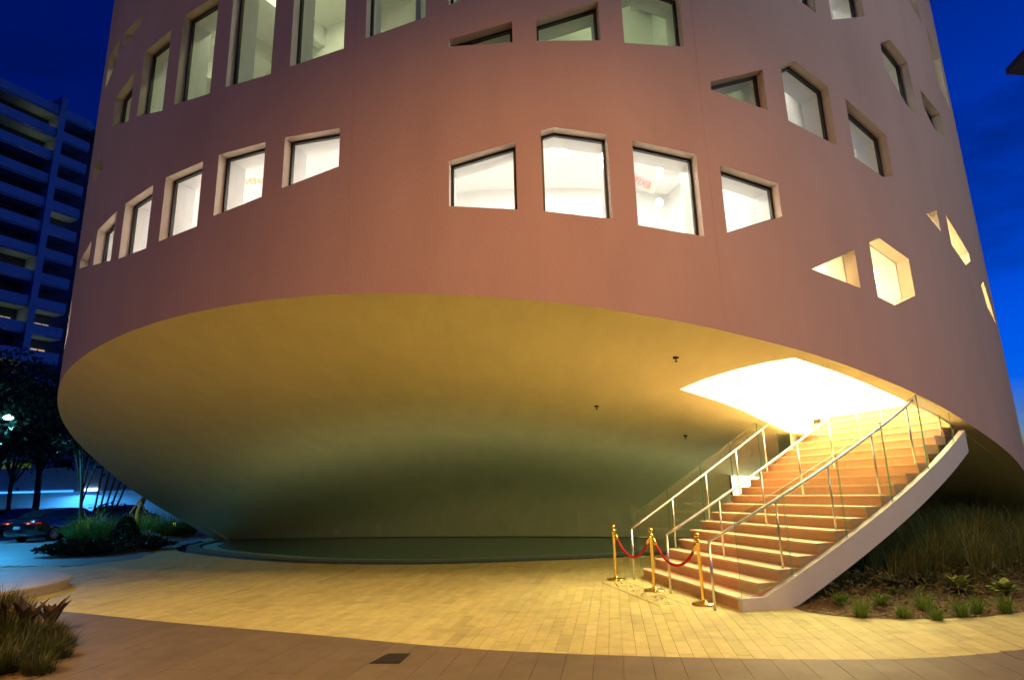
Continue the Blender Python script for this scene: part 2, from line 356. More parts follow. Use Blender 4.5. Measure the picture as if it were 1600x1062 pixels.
# soffit with the stair opening
HOLE_PX = [(1062, 608), (1080, 600), (1100, 592), (1150, 577), (1200, 565.5), (1241, 559), (1275, 570), (1307, 581), (1346, 596), (1395, 617), (1424, 632), (1455, 649), (1479, 662), (1491, 670)]
hole = [on_soffit(*p) for p in HOLE_PX]
tail = [on_soffit(*p) for p in [(1234, 676), (1200, 660), (1160, 641), (1120, 626), (1090, 617)]]
hole_near = list(hole); hole_far = list(tail)
hole = hole + [(hole[-1][0]+0.35, hole[-1][1]+0.6), (tail[0][0]+0.35, tail[0][1]-0.2)] + tail
def make_soffit():
    ext = []
    for x in np.arange(-14, 15, 0.45):
        for y in np.arange(9, 29, 0.45):
            if (x-AX)**2+(y-AY)**2 < (R-0.25)**2 and inside(_poly, x, y):
                dm = np.sqrt(((_pp-np.array([x, y]))**2).sum(1)).min()
                if dm > 0.15: ext.append((x+0.001*(len(ext) % 7), y))
    bx = [p for p in BASE[1:-1]]
    for p in bx:   # rows close to the steep footing
        for k in (0.03, 0.08, 0.16, 0.28, 0.42): ext.append((p[0]-k*0.3, p[1]-k))
    v, f = cdt([[(p[0], p[1]) for p in _poly], hole], ext)
    f = [q if (v[q[1]]-v[q[0]]).cross(v[q[2]]-v[q[0]]) < 0 else q[::-1] for q in f]
    V = [(p.x, p.y, soffit_z(p.x, p.y)) for p in v]
    return put('soffit', V, f, M['soffit'], hall, True)
make_soffit()
#print('HOLE', [(round(p[0],2), round(p[1],2), round(sqrt((p[0]-AX)**2+(p[1]-AY)**2),2), round(soffit_z(*p),2)) for p in hole])

# rooms behind the windows: floors, ceilings, inner walls
def sector(name, t0, t1, r0, r1, z0, z1, m, step=3.0):
    ts = list(np.arange(t0, t1, step))+[t1]; mb = MB()
    for a, b in zip(ts[:-1], ts[1:]):
        v = [cyl(a, z0, r0), cyl(b, z0, r0), cyl(b, z0, r1), cyl(a, z0, r1), cyl(a, z1, r0), cyl(b, z1, r0), cyl(b, z1, r1), cyl(a, z1, r1)]
        mb.add(v, [[0, 1, 2, 3], [4, 7, 6, 5], [0, 4, 5, 1], [3, 2, 6, 7]])
    v = [cyl(t0, z0, r0), cyl(t0, z0, r1), cyl(t0, z1, r1), cyl(t0, z1, r0)]; mb.add(v, [[0, 1, 2, 3]])
    v = [cyl(t1, z0, r0), cyl(t1, z0, r1), cyl(t1, z1, r1), cyl(t1, z1, r0)]; mb.add(v, [[3, 2, 1, 0]])
    return mb.make(name, m, hall)
RI = R-WT
sector('floor_slab', -62, 17.75, 8.0, RI, 5.12, 5.32, M['white'])
sector('floor_slab', -62, 17.75, 8.0, RI, 8.22, 8.62, M['white'])
sector('floor_slab', 17.9, 62, 8.0, RI, 7.02, 7.16, M['white'])
sector('floor_slab', -62, 62, 8.0, RI, 13.6, 13.8, M['white'])
sector('inner_wall', -62, 17.75, 10.3, 10.45, 5.32, 13.6, M['white'])
sector('inner_wall', 17.9, 62, 10.3, 10.45, 7.16, 13.6, M['white'])
for t, r0_, r1_, z_ in ((-6.5, 11.9, 12.3, 7.9), (-19.5, 11.6, 11.9, 8.05), (12.6, 11.8, 12.1, 7.75)): sector('ceiling_beam', t, t+4.5, r0_, r1_, z_, 8.22, M['white'], 1)
for t in np.arange(-58, 62, 9.1): sector('ceiling_beam', t, t+1.2, 10.45, RI, 13.1, 13.6, M['white'], 1)
for t in (-62.2, 17.75, 62): sector('partition', t, t+0.15, 8.0, RI, 5.32 if t < 50 else 3.0, 13.6, M['white'], 1)
sector('partition', -8.9, -8.5, 10.45, RI, 8.62, 13.6, M['white'], 1)
sector('roof_slab', -109, 250, 0.05, R-0.02, TOP-0.4, TOP-0.2, M['white'], 6)
M['joint_pink'] = mat('stucco_joint', (0.56, 0.33, 0.295), 0.9)
for t in (-12.55, 11.65, -36.9, 35.95):
    zr = float(np.interp(t, rth, rz))+0.01
    for z0, z1 in ((zr, TOP),):
        zz = np.linspace(z0, z1, 10); dv = degrees(0.004/R)
        put('control_joint', [cyl(t+a, z, R+0.0015) for z in zz for a in (-dv, dv)], [[2*i, 2*i+1, 2*i+3, 2*i+2] for i in range(9)], M['joint_pink'], hall)
def lamp(name, loc, power, col, parent, kind='POINT', size=0.25, rot=None):
    l = bpy.data.lights.new(name, kind); l.energy = power; l.color = col
    if kind == 'POINT': l.shadow_soft_size = size
    elif kind == 'AREA': l.shape = 'DISK'; l.size = size
    o = bpy.data.objects.new(name, l); COL.objects.link(o); b = base_of(parent); o.parent = parent
    o.location = Vector(loc)-b
    if rot: o.rotation_euler = rot
    return o
M['bulb'] = mat('lit_bulb', (1, 1, 1), emit=(1, 0.86, 0.62), es=30)
def downlight(th, r, z, power, col, size=0.35):
    p = cyl(th, z, r); mb = MB(); mb.lathe(p, [(0.001, -0.012), (0.07, -0.012), (0.09, 0.0), (0.09, 0.03)], 12)
    o = mb.make('ceiling_lamp', M['bulb'], hall)
    lamp('lamp_light', (p[0], p[1], p[2]-0.06), power, col, o, 'AREA', size)
ROW1P, ROW2P, RIGHTP, LOBBYP = 88, 16, 20, 1500
for t in (-50, -40, -28, -16, -4, 3, 10): downlight(t, 12.0, 8.20, ROW1P*(0.75 if t < -12 else 1), (1, 0.87, 0.80) if t < -12 else (1, 0.95, 0.86))
for t in (-40, -25, -12): downlight(t, 12.2, 13.56, ROW2P*3, (0.92, 1, 0.55))
for t in (-2, 7): downlight(t, 12.2, 13.56, ROW2P*2, (0.8, 1, 0.5))
for t in (22, 32, 45): downlight(t, 12.0, 13.56, RIGHTP*2.2, (1, 0.92, 0.8))

# ------------------------------------------------------------------ lobby above the stair
NB = lambda k: (3.08+3.53*((k-1)/10)-0.18*((k-1)/10)**2-0.02*((k-1)/10)**3, 9.48+0.84*((k-1)/10)+0.23*((k-1)/10)**2+0.06*((k-1)/10)**3)
NL = lambda k: (2.44+2.89*((k-1)/10)-0.04*((k-1)/10)**2, 12.99+1.56*((k-1)/10)+0.04*((k-1)/10)**2)
RISE = 0.165; NST = 20
def clampR(k):
    a = np.array(NB(k)); b = np.array(NL(k)); c = np.array((AX, AY))
    for f in np.arange(0, 0.6, 0.01):
        p = a+(b-a)*f
        if np.linalg.norm(p-c) < R-0.33: return tuple(p)
    return tuple(a)
def near_pt(k): return NB(k) if k < 14 else clampR(k)
LZ = 7.0
E1 = (9.9, 18.6); E2 = cyl(58, 0, R-0.30)[:2]
apex = hole_near[5]
ap_th = degrees(atan2(apex[0]-AX, AY-apex[1]))
def vwall(name, pts, zlo, zhi, m, parent, thick=0.08, flip=1):
    mb = MB(); V = []; 
    for i, p in enumerate(pts):
        V += [(p[0], p[1], zlo(p) if callable(zlo) else zlo), (p[0], p[1], zhi)]
    mb.add(V, [[2*i, 2*i+2, 2*i+3, 2*i+1] for i in range(len(pts)-1)])
    return mb.make(name, m, parent)
# near-left wall (tip to apex), continued to the outer wall; far-left wall; end wall
def lowz(p): return soffit_z(p[0], p[1])+0.001
apx_out = cyl(ap_th, 0, R-0.29)[:2]
vwall('lobby_wall', [hole_near[0], *hole_near[1:6], apx_out], lowz, LZ, M['white'], hall)
far = [hole_near[0]]+hole_far[::-1]
vwall('lobby_wall', far, lowz, LZ, M['white'], hall)
vwall('lobby_wall', [far[-1], E1], lambda p: 2.2, LZ, M['white'], hall)
vwall('lobby_wall', [E1, E2], lambda p: 2.2, LZ, M['white'], hall)
arc = [cyl(t, 0, RI+0.0)[:2] for t in np.arange(ap_th, 58.1, 2)]
lob = [hole_near[0], *hole_near[1:5]]+[cyl(t, 0, RI+0.3)[:2] for t in np.arange(ap_th, 58.1, 3)]+[E2, E1]+far[::-1][:-1]
sheet('lobby_ceiling', lob, LZ, M['white'], hall)
fl = [near_pt(NST), NL(NST), (NL(NST)[0]-0.15, NL(NST)[1]+0.5), E1, E2]+[cyl(t, 0, RI-0.01)[:2] for t in np.arange(54, 40, -4)]
M['lobby_floor'] = mat('lobby_stone_floor', (0.66, 0.50, 0.36), 0.4, var=0.06)
sheet('lobby_floor', fl, RISE*NST-0.004, M['lobby_floor'], hall)
# strip of curtain wall below the outer wall lining, along the opening
#vwall('lobby_lining', hole_near[5:], lowz, 4.4, M['white'], hall)
pz_ = cyl(33, 0, 12.7); mb = MB(); mb.lathe((pz_[0], pz_[1], LZ), [(0.001, -0.03), (0.2, -0.03), (0.22, -0.004)], 20); wo_ = mb.make('ceiling_lamp', M['bulb'], hall); lamp('lamp_light', (pz_[0], pz_[1], LZ-0.06), 110, (1, 0.93, 0.7), wo_, 'AREA', 0.5)
# door in the end wall and wall panels
ew = np.array((E2[0]-E1[0], E2[1]-E1[1])); ewl = np.linalg.norm(ew); ew = ew/ewl; en = np.array((-ew[1], ew[0]))
if en@(np.array(NL(18))-np.array(E1)) < 0: en = -en
for s0, wd, hgt in ((0.35, 1.0, 2.2), (1.75, 0.95, 2.2)):
    p = np.array((*(np.array(E1)+ew*s0), 3.3)); m_ = MB()
    n3 = np.array((*en, 0)); e3 = np.array((*ew, 0))
    m_.obox(p+n3*0.01, e3*0.08, n3*0.06, (0, 0, hgt)); m_.obox(p+e3*(wd-0.08)+n3*0.01, e3*0.08, n3*0.06, (0, 0, hgt)); m_.obox(p+e3*0.08+n3*0.01+np.array((0, 0, hgt-0.08)), e3*(wd-0.16), n3*0.06, (0, 0, 0.08))
    d = m_.make('door', mat('door_frame_white', (0.7, 0.7, 0.68), 0.4), hall)
    m_ = MB(); m_.obox(p+e3*0.08+n3*0.02, e3*(wd-0.16), n3*0.02, (0, 0, hgt-0.08)); m_.make('door_leaf', mat('door_leaf_grey', (0.55, 0.55, 0.55), 0.4), d)
    m_ = MB(); q = p+e3*0.18+n3*0.08; m_.tube([q+np.array((0, 0, 0.8)), q+np.array((0, 0, 1.3))], 0.015); m_.make('handle', M['steel'], d)
# lit glazed doorway low on the rear wall, behind the stair
dwp = np.array((*on_soffit(1166, 745), 0)); dwe = np.array((0.93, -0.36, 0)); dwn = np.array((-0.36, -0.93, 0)); d0 = dwp+dwn*0.12
zc0, zc1 = at(1166, 757, dwp[1])[2], at(1166, 717, dwp[1])[2]
mb = MB(); a_ = d0-dwe*0.52
for o_, l_ in ((0, 0.06), (0.98, 0.06)): mb.obox(a_+dwe*o_+np.array((0, 0, 0)), dwe*l_, -dwn*0.9, (0, 0, zc1))
mb.obox(a_+np.array((0, 0, zc1)), dwe*1.04, -dwn*0.9, (0, 0, 0.07)); dr = mb.make('doorway', M['frame'], hall)
mb = MB(); mb.obox(a_+dwe*0.07-dwn*0.03, dwe*0.90, -dwn*0.03, (0, 0, zc1)); mb.make('lit_pane', mat('lit_doorway_pane', (1, 1, 1), emit=(1, 0.93, 0.72), es=3.5), dr)
# lobby ceiling lamps
for lx, ly, sc, lc_ in ((6.2, 13.8, 0.27, (1, 0.85, 0.40)), (9.7, 15.1, 1.0, (1, 0.84, 0.40))):
    mb = MB(); mb.lathe((lx, ly, LZ), [(0.001, -0.05), (1.1, -0.05), (1.15, -0.03), (1.15, -0.005)], 32)
    o = mb.make('ceiling_lamp', mat('lit_panel', (1, 1, 1), emit=(1, 0.80, 0.45), es=6), hall)
    lamp('lamp_light', (lx, ly, LZ-0.08), LOBBYP*sc, lc_, o, 'AREA', 2.0)

# ------------------------------------------------------------------ ground, street, plaza
tag(put('ground', [(-900, -600, -0.16), (900, -600, -0.16), (900, 1200, -0.16), (-900, 1200, -0.16)], [[0, 1, 2, 3]], M['asphalt']), kind='structure')
PAZ = radians(8.5); e1 = np.array((sin(PAZ), cos(PAZ))); e2 = np.array((cos(PAZ), -sin(PAZ)))
ARC = spline([(-30, 19.0), (-19, 15.5), (-11.5, 12.6), (-7.27, 10.78), (-5.17, 9.74), (-2.69, 8.62), (-0.81, 7.74), (0.59, 7.28), (2.18, 6.94), (3.08, 6.81), (3.69, 6.77), (4.36, 6.83), (5.12, 7.01), (6.3, 7.5), (8, 8.6), (11.4, 11.0), (15.5, 15.5)], 6)
POOL = spline([(-12.75, 27.4), (-12.4, 24.9), (-11.4, 22.9), (-10.0, 21.3), (-7.6, 19.15), (-5.3, 17.65), (-2.73, 16.78), (-0.79, 16.72), (1.49, 16.97), (3.2, 17.36), (5.2, 18.2), (6.6, 19.4), (7.4, 20.9), (7.6, 21.9)], 6)
bl = [tuple(p) for p in BASE if p[0] < 7.6]
POOLP = [tuple(p) for p in POOL]+[(p[0], p[1]+0.12) for p in bl[::-1]]
# planting bed on the right (between stair and wall) and on the left
BEDR = [tuple(p) for p in spline([G(1236, 948), G(1270, 957), G(1330, 963.5), G(1400, 967), G(1470, 966), G(1535, 963), G(1600, 956), (8.3, 9.5), (11.5, 11.9), (14.6, 15.4), (16.5, 19.2)], 5)]
BEDR += [(14.6, 19.9), (11.5, 20.55), (9.0, 21.6), (8.0, 21.6), (7.3, 19.5), (6.6, 16.5), (6.4, 14.0), (5.4, 11.2), (4.4, 10.2)]
BEDL = [tuple(p) for p in spline([G(88, 869), G(120, 868.5), G(180, 864.5), G(240, 860.5), G(258, 851), G(290, 844.5), G(322, 840.8)], 5)] + [(-14.6, 31), (-22, 38), (-27, 38), G(112, 856)]
def outer_path(P, d):
    out = []
    for i in range(len(P)):
        a = P[max(i-1, 0)]; b = P[min(i+1, len(P)-1)]; t = np.array(b)-np.array(a); t = t/np.linalg.norm(t)
        out.append(np.array(P[i])+np.array((t[1], -t[0]))*d)
    return out
PHOLE = [tuple(p) for p in outer_path(POOL, 0.34)]+[(p[0], p[1]+0.25) for p in bl[::-1]]
# sub-base under the paving
sub = [tuple(p) for p in ARC if p[0] > -29][::1]
sheet('plaza_base', [(-30, -6), (16, -6)]+[(16, 24)]+[(14.5, 30), (-13, 30), (-30, 30)], -0.055, M['joint'], kind='structure', holes=[PHOLE])
# street (left) in pale concrete
STREET = [(-70, 10), (-33, 17.0), tuple(G(0, 884)), tuple(G(120, 884)), tuple(G(215, 872)), tuple(G(250, 858)), (-13.4, 29.0), (-13, 34), (-13, 60), (-90, 80)]
sheet('street', STREET, 0.004, M['street'], kind='structure')
# planks of coral stone, laid towards the building
def toST(p): return (p[0]*e2[0]+p[1]*e2[1], p[0]*e1[0]+p[1]*e1[1])
def fromST(s, t): return (e2[0]*s+e1[0]*t, e2[1]*s+e1[1]*t)
arcST = np.array(sorted([toST(p) for p in ARC])); 
def near_t(s): return float(np.interp(s, arcST[:, 0], arcST[:, 1]))
poolST = [toST(p) for p in outer_path(POOL, 0.34)]
def far_t(s):
    """where the paving stops along strip s: pool slot or street"""
    best = 31.0
    for i in range(len(poolST)-1):
        a, b = poolST[i], poolST[i+1]
        if (a[0]-s)*(b[0]-s) <= 0 and abs(a[0]-b[0]) > 1e-9:
            best = min(best, a[1]+(b[1]-a[1])*(s-a[0])/(b[0]-a[0]))
    if s > poolST[-1][0]-0.02: best = min(best, 15.5)
    return best
plaza = tag(sheet('plaza', [(-30, 30)]+[tuple(p) for p in ARC if -29 < p[0] < 14]+[(14.5, 22), (14, 30)], -0.03, M['joint'], holes=[PHOLE]), kind='structure')
walk = tag(sheet('pavement', [tuple(p) for p in ARC if -29 < p[0] < 14]+[(16, -6), (-30, -6)], -0.035, M['joint']), kind='structure')
PW, GAP = 0.145, 0.0035
def plank(st4, z, th, tone, m):
    b = [fromST(*q) for q in st4]
    v = [(x, y, z-th) for x, y in b]+[(x, y, z) for x, y in b]
    return v
PLF = [[4, 5, 6, 7], [0, 1, 5, 4], [1, 2, 6, 5], [2, 3, 7, 6], [3, 0, 4, 7]]
planks = []; r_ = random.Random(3)
for i in range(int(-24/PW), int(14/PW)):
    s0, s1 = i*PW+GAP/2, (i+1)*PW-GAP/2
    n0, n1 = near_t(s0), near_t(s1); f0, f1 = far_t(s0), far_t(s1)
    if max(f0, f1) <= min(n0, n1)+0.1: continue
    t = min(n0, n1)-r_.random()*0.9
    while t < max(f0, f1):
        Ln = r_.choice((0.6, 0.75, 0.9, 1.05)); a0, a1 = max(t+GAP/2, n0+0.006), max(t+GAP/2, n1+0.006); b0, b1 = min(t+Ln-GAP/2, f0), min(t+Ln-GAP/2, f1)
        t += Ln
        if b0-a0 < 0.02 or b1-a1 < 0.02: continue
        k = 1+r_.gauss(0, 0.05); k = min(1.18, max(0.78, k))
        if r_.random() < 0.06: k *= 0.85
        tn = (k, k*(1+r_.uniform(-0.02, 0.02)), k*(1+r_.uniform(-0.05, 0.04)))
        c = fromST((s0+s1)/2, (a0+b0)/2)
        if inside(STREET, *c) or inside(BEDL, *c): continue
        if all(inside(BEDR, *fromST(*q)) for q in ((s0, a0), (s1, a1), (s1, b1), (s0, b0))): continue
        planks.append((plank([(s0, a0), (s1, a1), (s1, b1), (s0, b0)], r_.uniform(-0.0012, 0.0012), 0.03, tn, None), tn, c))
def vis_rank(c):
    d = np.array((c[0], c[1], 0-EYE)); z = d@_fw; x = 800+FPX*(d@_rt)/z if z > 0.1 else -9e9; y = 531-FPX*(d@_up)/z if z > 0.1 else 9e9
    return (0 if (-10 < x < 1610 and y < 1066) else 1, c[0]**2+c[1]**2)
planks.sort(key=lambda q: vis_rank(q[2]))
for v, tn, c in planks[:300]: put('paver', v, PLF, M['paver'], plaza, tones=tn)
mb = MB()
for v, tn, c in planks[300:]: mb.add(v, PLF, tn)
tag(mb.make('paver_field', M['paver'], plaza), kind='stuff')
# sidewalk slabs
slabs = []
SW = 0.29
for i in range(int(-20/SW), int(13/SW)):
    s0, s1 = i*SW+0.002, (i+1)*SW-0.002; n0, n1 = near_t(s0), near_t(s1)
    t = max(n0, n1); first = True
    while t > -4.5:
        Ln = 2.6 if not first else r_.uniform(1.6, 2.4)
        b0, b1 = (n0-0.006, n1-0.006) if first else (t-0.003, t-0.003)
        a = t-Ln
        k = 1+r_.gauss(0, 0.045)
        if s0 > near_t.__call__(0)*0 - 0.9: k *= 0.97
        c = fromST((s0+s1)/2, (a+t)/2)
        slabs.append((plank([(s0, a+0.003), (s1, a+0.003), (s1, b1), (s0, b0)], 0.002+r_.uniform(-0.001, 0.001), 0.03, None, None), (k, k, k), c)); t = a; first = False
slabs.sort(key=lambda q: vis_rank(q[2]))
for v, tn, c in slabs[:250]: put('slab', v, PLF, M['walk'], walk, tones=tn)
mb = MB()
for v, tn, c in slabs[250:]: mb.add(v, PLF, tn)
tag(mb.make('slab_field', M['walk'], walk), kind='stuff')

# pool: dark slot, tiled rim, water
M['water'] = mat('dark_pool_water', (0.05, 0.21, 0.20), 0.14, bump=0.6, bscale=7, spec=0.6)
M['poolbed'] = mat('pool_bottom', (0.03, 0.06, 0.055), 0.8, var=0.3, vscale=3)
def band(name, P0, P1, z, m, kind='structure', parent=None):
    n = len(P0); o = put(name, [(*p, z) for p in P0]+[(*p, z) for p in P1], [[i, i+1, n+i+1, n+i] for i in range(n-1)], m, parent); return tag(o, kind=kind)
pin = outer_path(POOL, -0.42)
sheet('pool_water', [tuple(p) for p in pin]+[(p[0], p[1]+0.1) for p in bl[::-1]], -0.022, M['water'], kind='structure')
mb = MB()
n = len(POOL)
pm1 = outer_path(POOL, -0.37)
mb.add([(*p, -0.3) for p in POOL]+[(*p, 0.012) for p in POOL]+[(*p, 0.03) for p in pm1]+[(*p, 0.03) for p in pin]+[(*p, -0.3) for p in pin], [[k*n+i, k*n+i+1, (k+1)*n+i+1, (k+1)*n+i] for k in range(4) for i in range(n-1)])
tag(mb.make('pool_rim', M['tile']), kind='structure')
band('pool_ledge', outer_path(POOL, -0.54), outer_path(POOL, -1.05), -0.0205, mat('pale_pebble_ledge', (0.30, 0.48, 0.44), 0.3, var=0.6, vscale=16, bump=0.8, bscale=22))
slot_o = outer_path(POOL, 0.34)
mb = MB(); mb.add([(*p, -0.14) for p in POOL]+[(*p, -0.14) for p in slot_o]+[(*p, 0.0) for p in slot_o], [[i, i+1, n+i+1, n+i] for i in range(n-1)]+[[n+i, n+i+1, 2*n+i+1, 2*n+i] for i in range(n-1)])
tag(mb.make('pool_slot', M['dark']), kind='structure')
M['poollight'] = mat('teal_pool_light', (0.4, 0.8, 0.7), emit=(0.30, 0.85, 0.70), es=1.6)
pi0, pi1 = outer_path(POOL, -0.425), outer_path(POOL, -0.46)
M['soffit_fill'] = mat('olive_soffit_fill', (0.8, 0.8, 0.4), emit=(0.84, 0.80, 0.42), es=16.0)  # warm strip added behind the rim's raised lip to brighten the underside
for nm_, sel, mm, lb_ in (('teal', [i for i in range(n-1) if -11.3 < POOL[i][0] < -8.5], M['poollight'], 'thin teal light strip behind the rim at the left end of the pool'), ('warm', [i for i in range(n-1) if POOL[i][0] >= -8.5], M['soffit_fill'], 'thin warm strip added behind the rim along the front of the pool to light the underside')):
    pstrip = MB(); pstrip.add([(*p, 0.026) for p in pi0]+[(*p, -0.016) for p in pi1], [[i, i+1, n+i+1, n+i] for i in sel])
    tag(pstrip.make('pool_light_fill_strip', mm), lb_, 'light strip')

# ------------------------------------------------------------------ staircase
stair = thing('staircase', (3.0, 11.2, 0), 'wide terracotta staircase climbing into the bright opening, glass sides and steel rails', 'staircase')
def lerp2(a, b, f): return (a[0]+(b[0]-a[0])*f, a[1]+(b[1]-a[1])*f)
for k in range(1, NST+1):
    a, b = near_pt(k), NL(k); c, d = near_pt(k+1), NL(k+1)
    c = (c[0]+(c[0]-a[0])*0.12, c[1]+(c[1]-a[1])*0.12); d = (d[0]+(d[0]-b[0])*0.12, d[1]+(d[1]-b[1])*0.12)
    if k == NST: c, d = lerp2(c, a, -0.2), lerp2(d, b, -0.2)
    z1 = RISE*k; z0 = z1-RISE if k > 1 else -0.02
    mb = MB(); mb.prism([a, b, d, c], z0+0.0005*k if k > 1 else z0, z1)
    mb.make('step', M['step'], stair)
    # thin nosing slab, slightly proud
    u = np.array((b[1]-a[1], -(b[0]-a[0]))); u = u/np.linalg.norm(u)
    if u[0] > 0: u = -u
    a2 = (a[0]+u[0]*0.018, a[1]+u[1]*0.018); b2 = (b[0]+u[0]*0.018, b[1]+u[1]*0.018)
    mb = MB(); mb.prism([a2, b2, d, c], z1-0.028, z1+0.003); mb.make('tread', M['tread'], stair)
ks = np.arange(1.0, 16.9, 0.5)
def outw(k, off):
    a = np.array(NB(k)); b = np.array(NL(k)); u = (a-b)/np.linalg.norm(a-b); return a+u*off
ZS = lambda k: max(0.165, RISE*(k-1.0))
path = [(0.98, 0.165)]+[(k, ZS(k)+0.0) for k in ks if k > 1]
mb = MB(); V = []
for k, zt in path:
    for off in (0.015, 0.13):
        p = outw(k, off); zb = max(-0.02, zt-0.36-0.02*(k > 3)) if k > 2.15 else -0.02
        V += [(p[0], p[1], zt), (p[0], p[1], zb)]
F = []
for i in range(len(path)-1):
    a, b = 4*i, 4*i+4   # inner top,inner bottom, outer top, outer bottom
    F += [[a+2, a+3, b+3, b+2], [a, a+2, b+2, b], [a+1, b+1, b+3, a+3], [a, b, b+1, a+1]]
F += [[0, 1, 3, 2]]
mb.add(V, F); mb.make('stringer', M['stringer'], stair)
# underside and far stringer
mb = MB(); V = []
kk = np.arange(1, 20.1, 0.5)
for k in kk:
    for p in (outw(k, 0.02) if k < 14 else np.array(near_pt(k)), np.array(NL(k))): V.append((p[0], p[1], max(-0.02, RISE*(k-1)-0.36)))
mb.add(V, [[2*i, 2*i+1, 2*i+3, 2*i+2] for i in range(len(kk)-1)]); mb.make('underside', M['stringer'], stair)
mb = MB(); V = []
for k in kk:
    p = np.array(NL(k)); a = np.array(NB(k)); u = (p-a)/np.linalg.norm(p-a)
    for off in (0.01, 0.10):
        q = p+u*off; V += [(q[0], q[1], max(0.02, RISE*(k-1)+0.0)), (q[0], q[1], max(-0.02, RISE*(k-1)-0.36))]
F = []
for i in range(len(kk)-1):
    a, b = 4*i, 4*i+4; F += [[a+2, b+2, b+3, a+3], [a, b, b+2, a+2], [a, a+1, b+1, b], [a+1, a+3, b+3, b+1]]
mb.add(V, F); mb.make('stringer', M['stringer'], stair)
# rails: fraction across the stair, height above nosing
def across(k, f):
    a, b = np.array(NB(k)), np.array(NL(k)); return a+(b-a)*f
def rail(f, k_end, posts, hgt=0.90, start=0.25, name='handrail', ret=False):
    p0 = across(1, f)+(across(1, f)-across(2, f))*0.85
    topz = lambda k: RISE*(k+0.35)+hgt-0.06
    pts = [(p0[0], p0[1], 0.93)]
    for k in np.arange(1.0, k_end+0.01, 0.5): q = across(k, f); pts.append((q[0], q[1], topz(k)))
    if ret:
        q = across(k_end+1.4, f); pts.append((q[0], q[1], pts[-1][2]+0.02)); endp = pts[-1]
    mb = MB(); mb.tube(pts, 0.023, 10)
    rl = mb.make('handrail', M['steel'], stair, True)
    m2 = MB(); m2.tube([(p0[0], p0[1], -0.01), (p0[0], p0[1], 0.93)], 0.02, 10); m2.make('newel', M['steel'], stair, True)
    for k in posts:
        q = across(k+0.45, f); zt = topz(k+0.45)-0.02
        m2 = MB(); m2.tube([(q[0], q[1], RISE*k), (q[0], q[1], zt)], 0.017, 8); m2.make('post', M['steel'], stair, True)
    if ret:
        m2 = MB(); m2.tube([(endp[0], endp[1], RISE*NST-0.01), endp], 0.02, 8); m2.make('post', M['steel'], stair, True)
rail(0.035, 16.4, (3, 6, 9, 12, 15))
rail(0.475, 19.0, (3, 6, 9, 12, 15, 18), ret=True)
rail(0.965, 19.5, (3, 6, 9, 12, 15, 18), ret=True)
def glass_side(f, ends, hgt=1.08, th=0.014, side=1, zlow=None):
    for k0, k1 in ends:
        A, B = across(k0, f), across(k1-0.06, f); d = np.array((*(B-A), 0)); u = d/np.linalg.norm(d); nn = np.array((-u[1], u[0], 0))*th
        lo0, lo1 = RISE*(k0-1)-0.02, RISE*(k1-1-0.06)-0.02
        if k0 < 1.2: lo0 = 0.17; 
        h0, h1 = RISE*(k0)+hgt, RISE*(k1-0.06)+hgt
        P = [(A[0], A[1], lo0), (B[0], B[1], lo1), (B[0], B[1], h1), (A[0], A[1], h0)]
        V = [np.array(p)-nn/2 for p in P]+[np.array(p)+nn/2 for p in P]
        put('glass_panel', V, [[0, 1, 2, 3], [7, 6, 5, 4], [0, 4, 5, 1], [1, 5, 6, 2], [2, 6, 7, 3], [3, 7, 4, 0]], [M['rail_glass'], M['glass_edge']], stair, mi=[0, 0, 1, 1, 1, 1])
glass_side(-0.022, ((1.05, 3.45), (3.45, 6.45), (6.45, 9.45), (9.45, 12.45), (12.45, 15.3)))
glass_side(1.012, ((0.9, 3.45), (3.45, 6.45), (6.45, 9.45), (9.45, 12.45), (12.45, 14.6)))

# ------------------------------------------------------------------ lamps out of view that light the place: one street lamp over the pavement
LAMP = (1.2, 0.9, 12.0)
sl = thing('street_lamp', (1.2, -1.4, 0), 'tall street lamp with amber head behind the viewpoint', 'street lamp')
mb = MB(); mb.tube([(1.2, -1.4, 0), (1.2, -1.4, 6), (1.2, -1.4, 11.6), (1.2, -1.2, 12.05), (1.2, 0.4, 12.2)], [0.1, 0.085, 0.06, 0.05, 0.04], 12); mb.make('pole', M['dark'], sl, True)
mb = MB(); mb.box(0.98, 1.42, 0.35, 1.25, 12.1, 12.24); mb.make('lamp_head', M['dark'], sl)
def spot(name, loc, power, col, parent, angle, blend, size, aim=(0, 0, -1)):
    l = bpy.data.lights.new(name, 'SPOT'); l.energy = power; l.color = col; l.spot_size = radians(angle); l.spot_blend = blend; l.shadow_soft_size = size
    o = bpy.data.objects.new(name, l); COL.objects.link(o); o.parent = parent; o.location = Vector(loc)-base_of(parent)
    o.rotation_euler = Vector(aim).to_track_quat('-Z', 'Y').to_euler(); return o
spot('street_lamp_light', LAMP, 5000, (1.0, 0.54, 0.17), sl, 148, 1.0, 0.10, (0.02, 0.12, -1))
sl3 = thing('street_lamp', (-9.5, 0.6, 0), 'street lamp with amber head over the left end of the pavement', 'street lamp')
mb = MB(); mb.tube([(-9.5, 0.6, 0), (-9.5, 0.6, 5), (-9.5, 0.6, 9.2), (-9.5, 0.8, 9.6), (-9.5, 2.6, 9.75)], [0.1, 0.085, 0.06, 0.05, 0.04], 12); mb.make('pole', M['dark'], sl3, True)
mb = MB(); mb.box(-9.72, -9.28, 2.5, 3.4, 9.62, 9.76); mb.make('lamp_head', M['dark'], sl3)
spot('street_lamp_light', (-9.5, 3.0, 9.55), 4800, (1.0, 0.62, 0.18), sl3, 96, 0.5, 0.10, (0.2, 0.12, -1))
sl4 = thing('street_lamp', (17.0, -1.0, 0), 'street lamp with neutral white head beyond the right frame edge', 'street lamp')
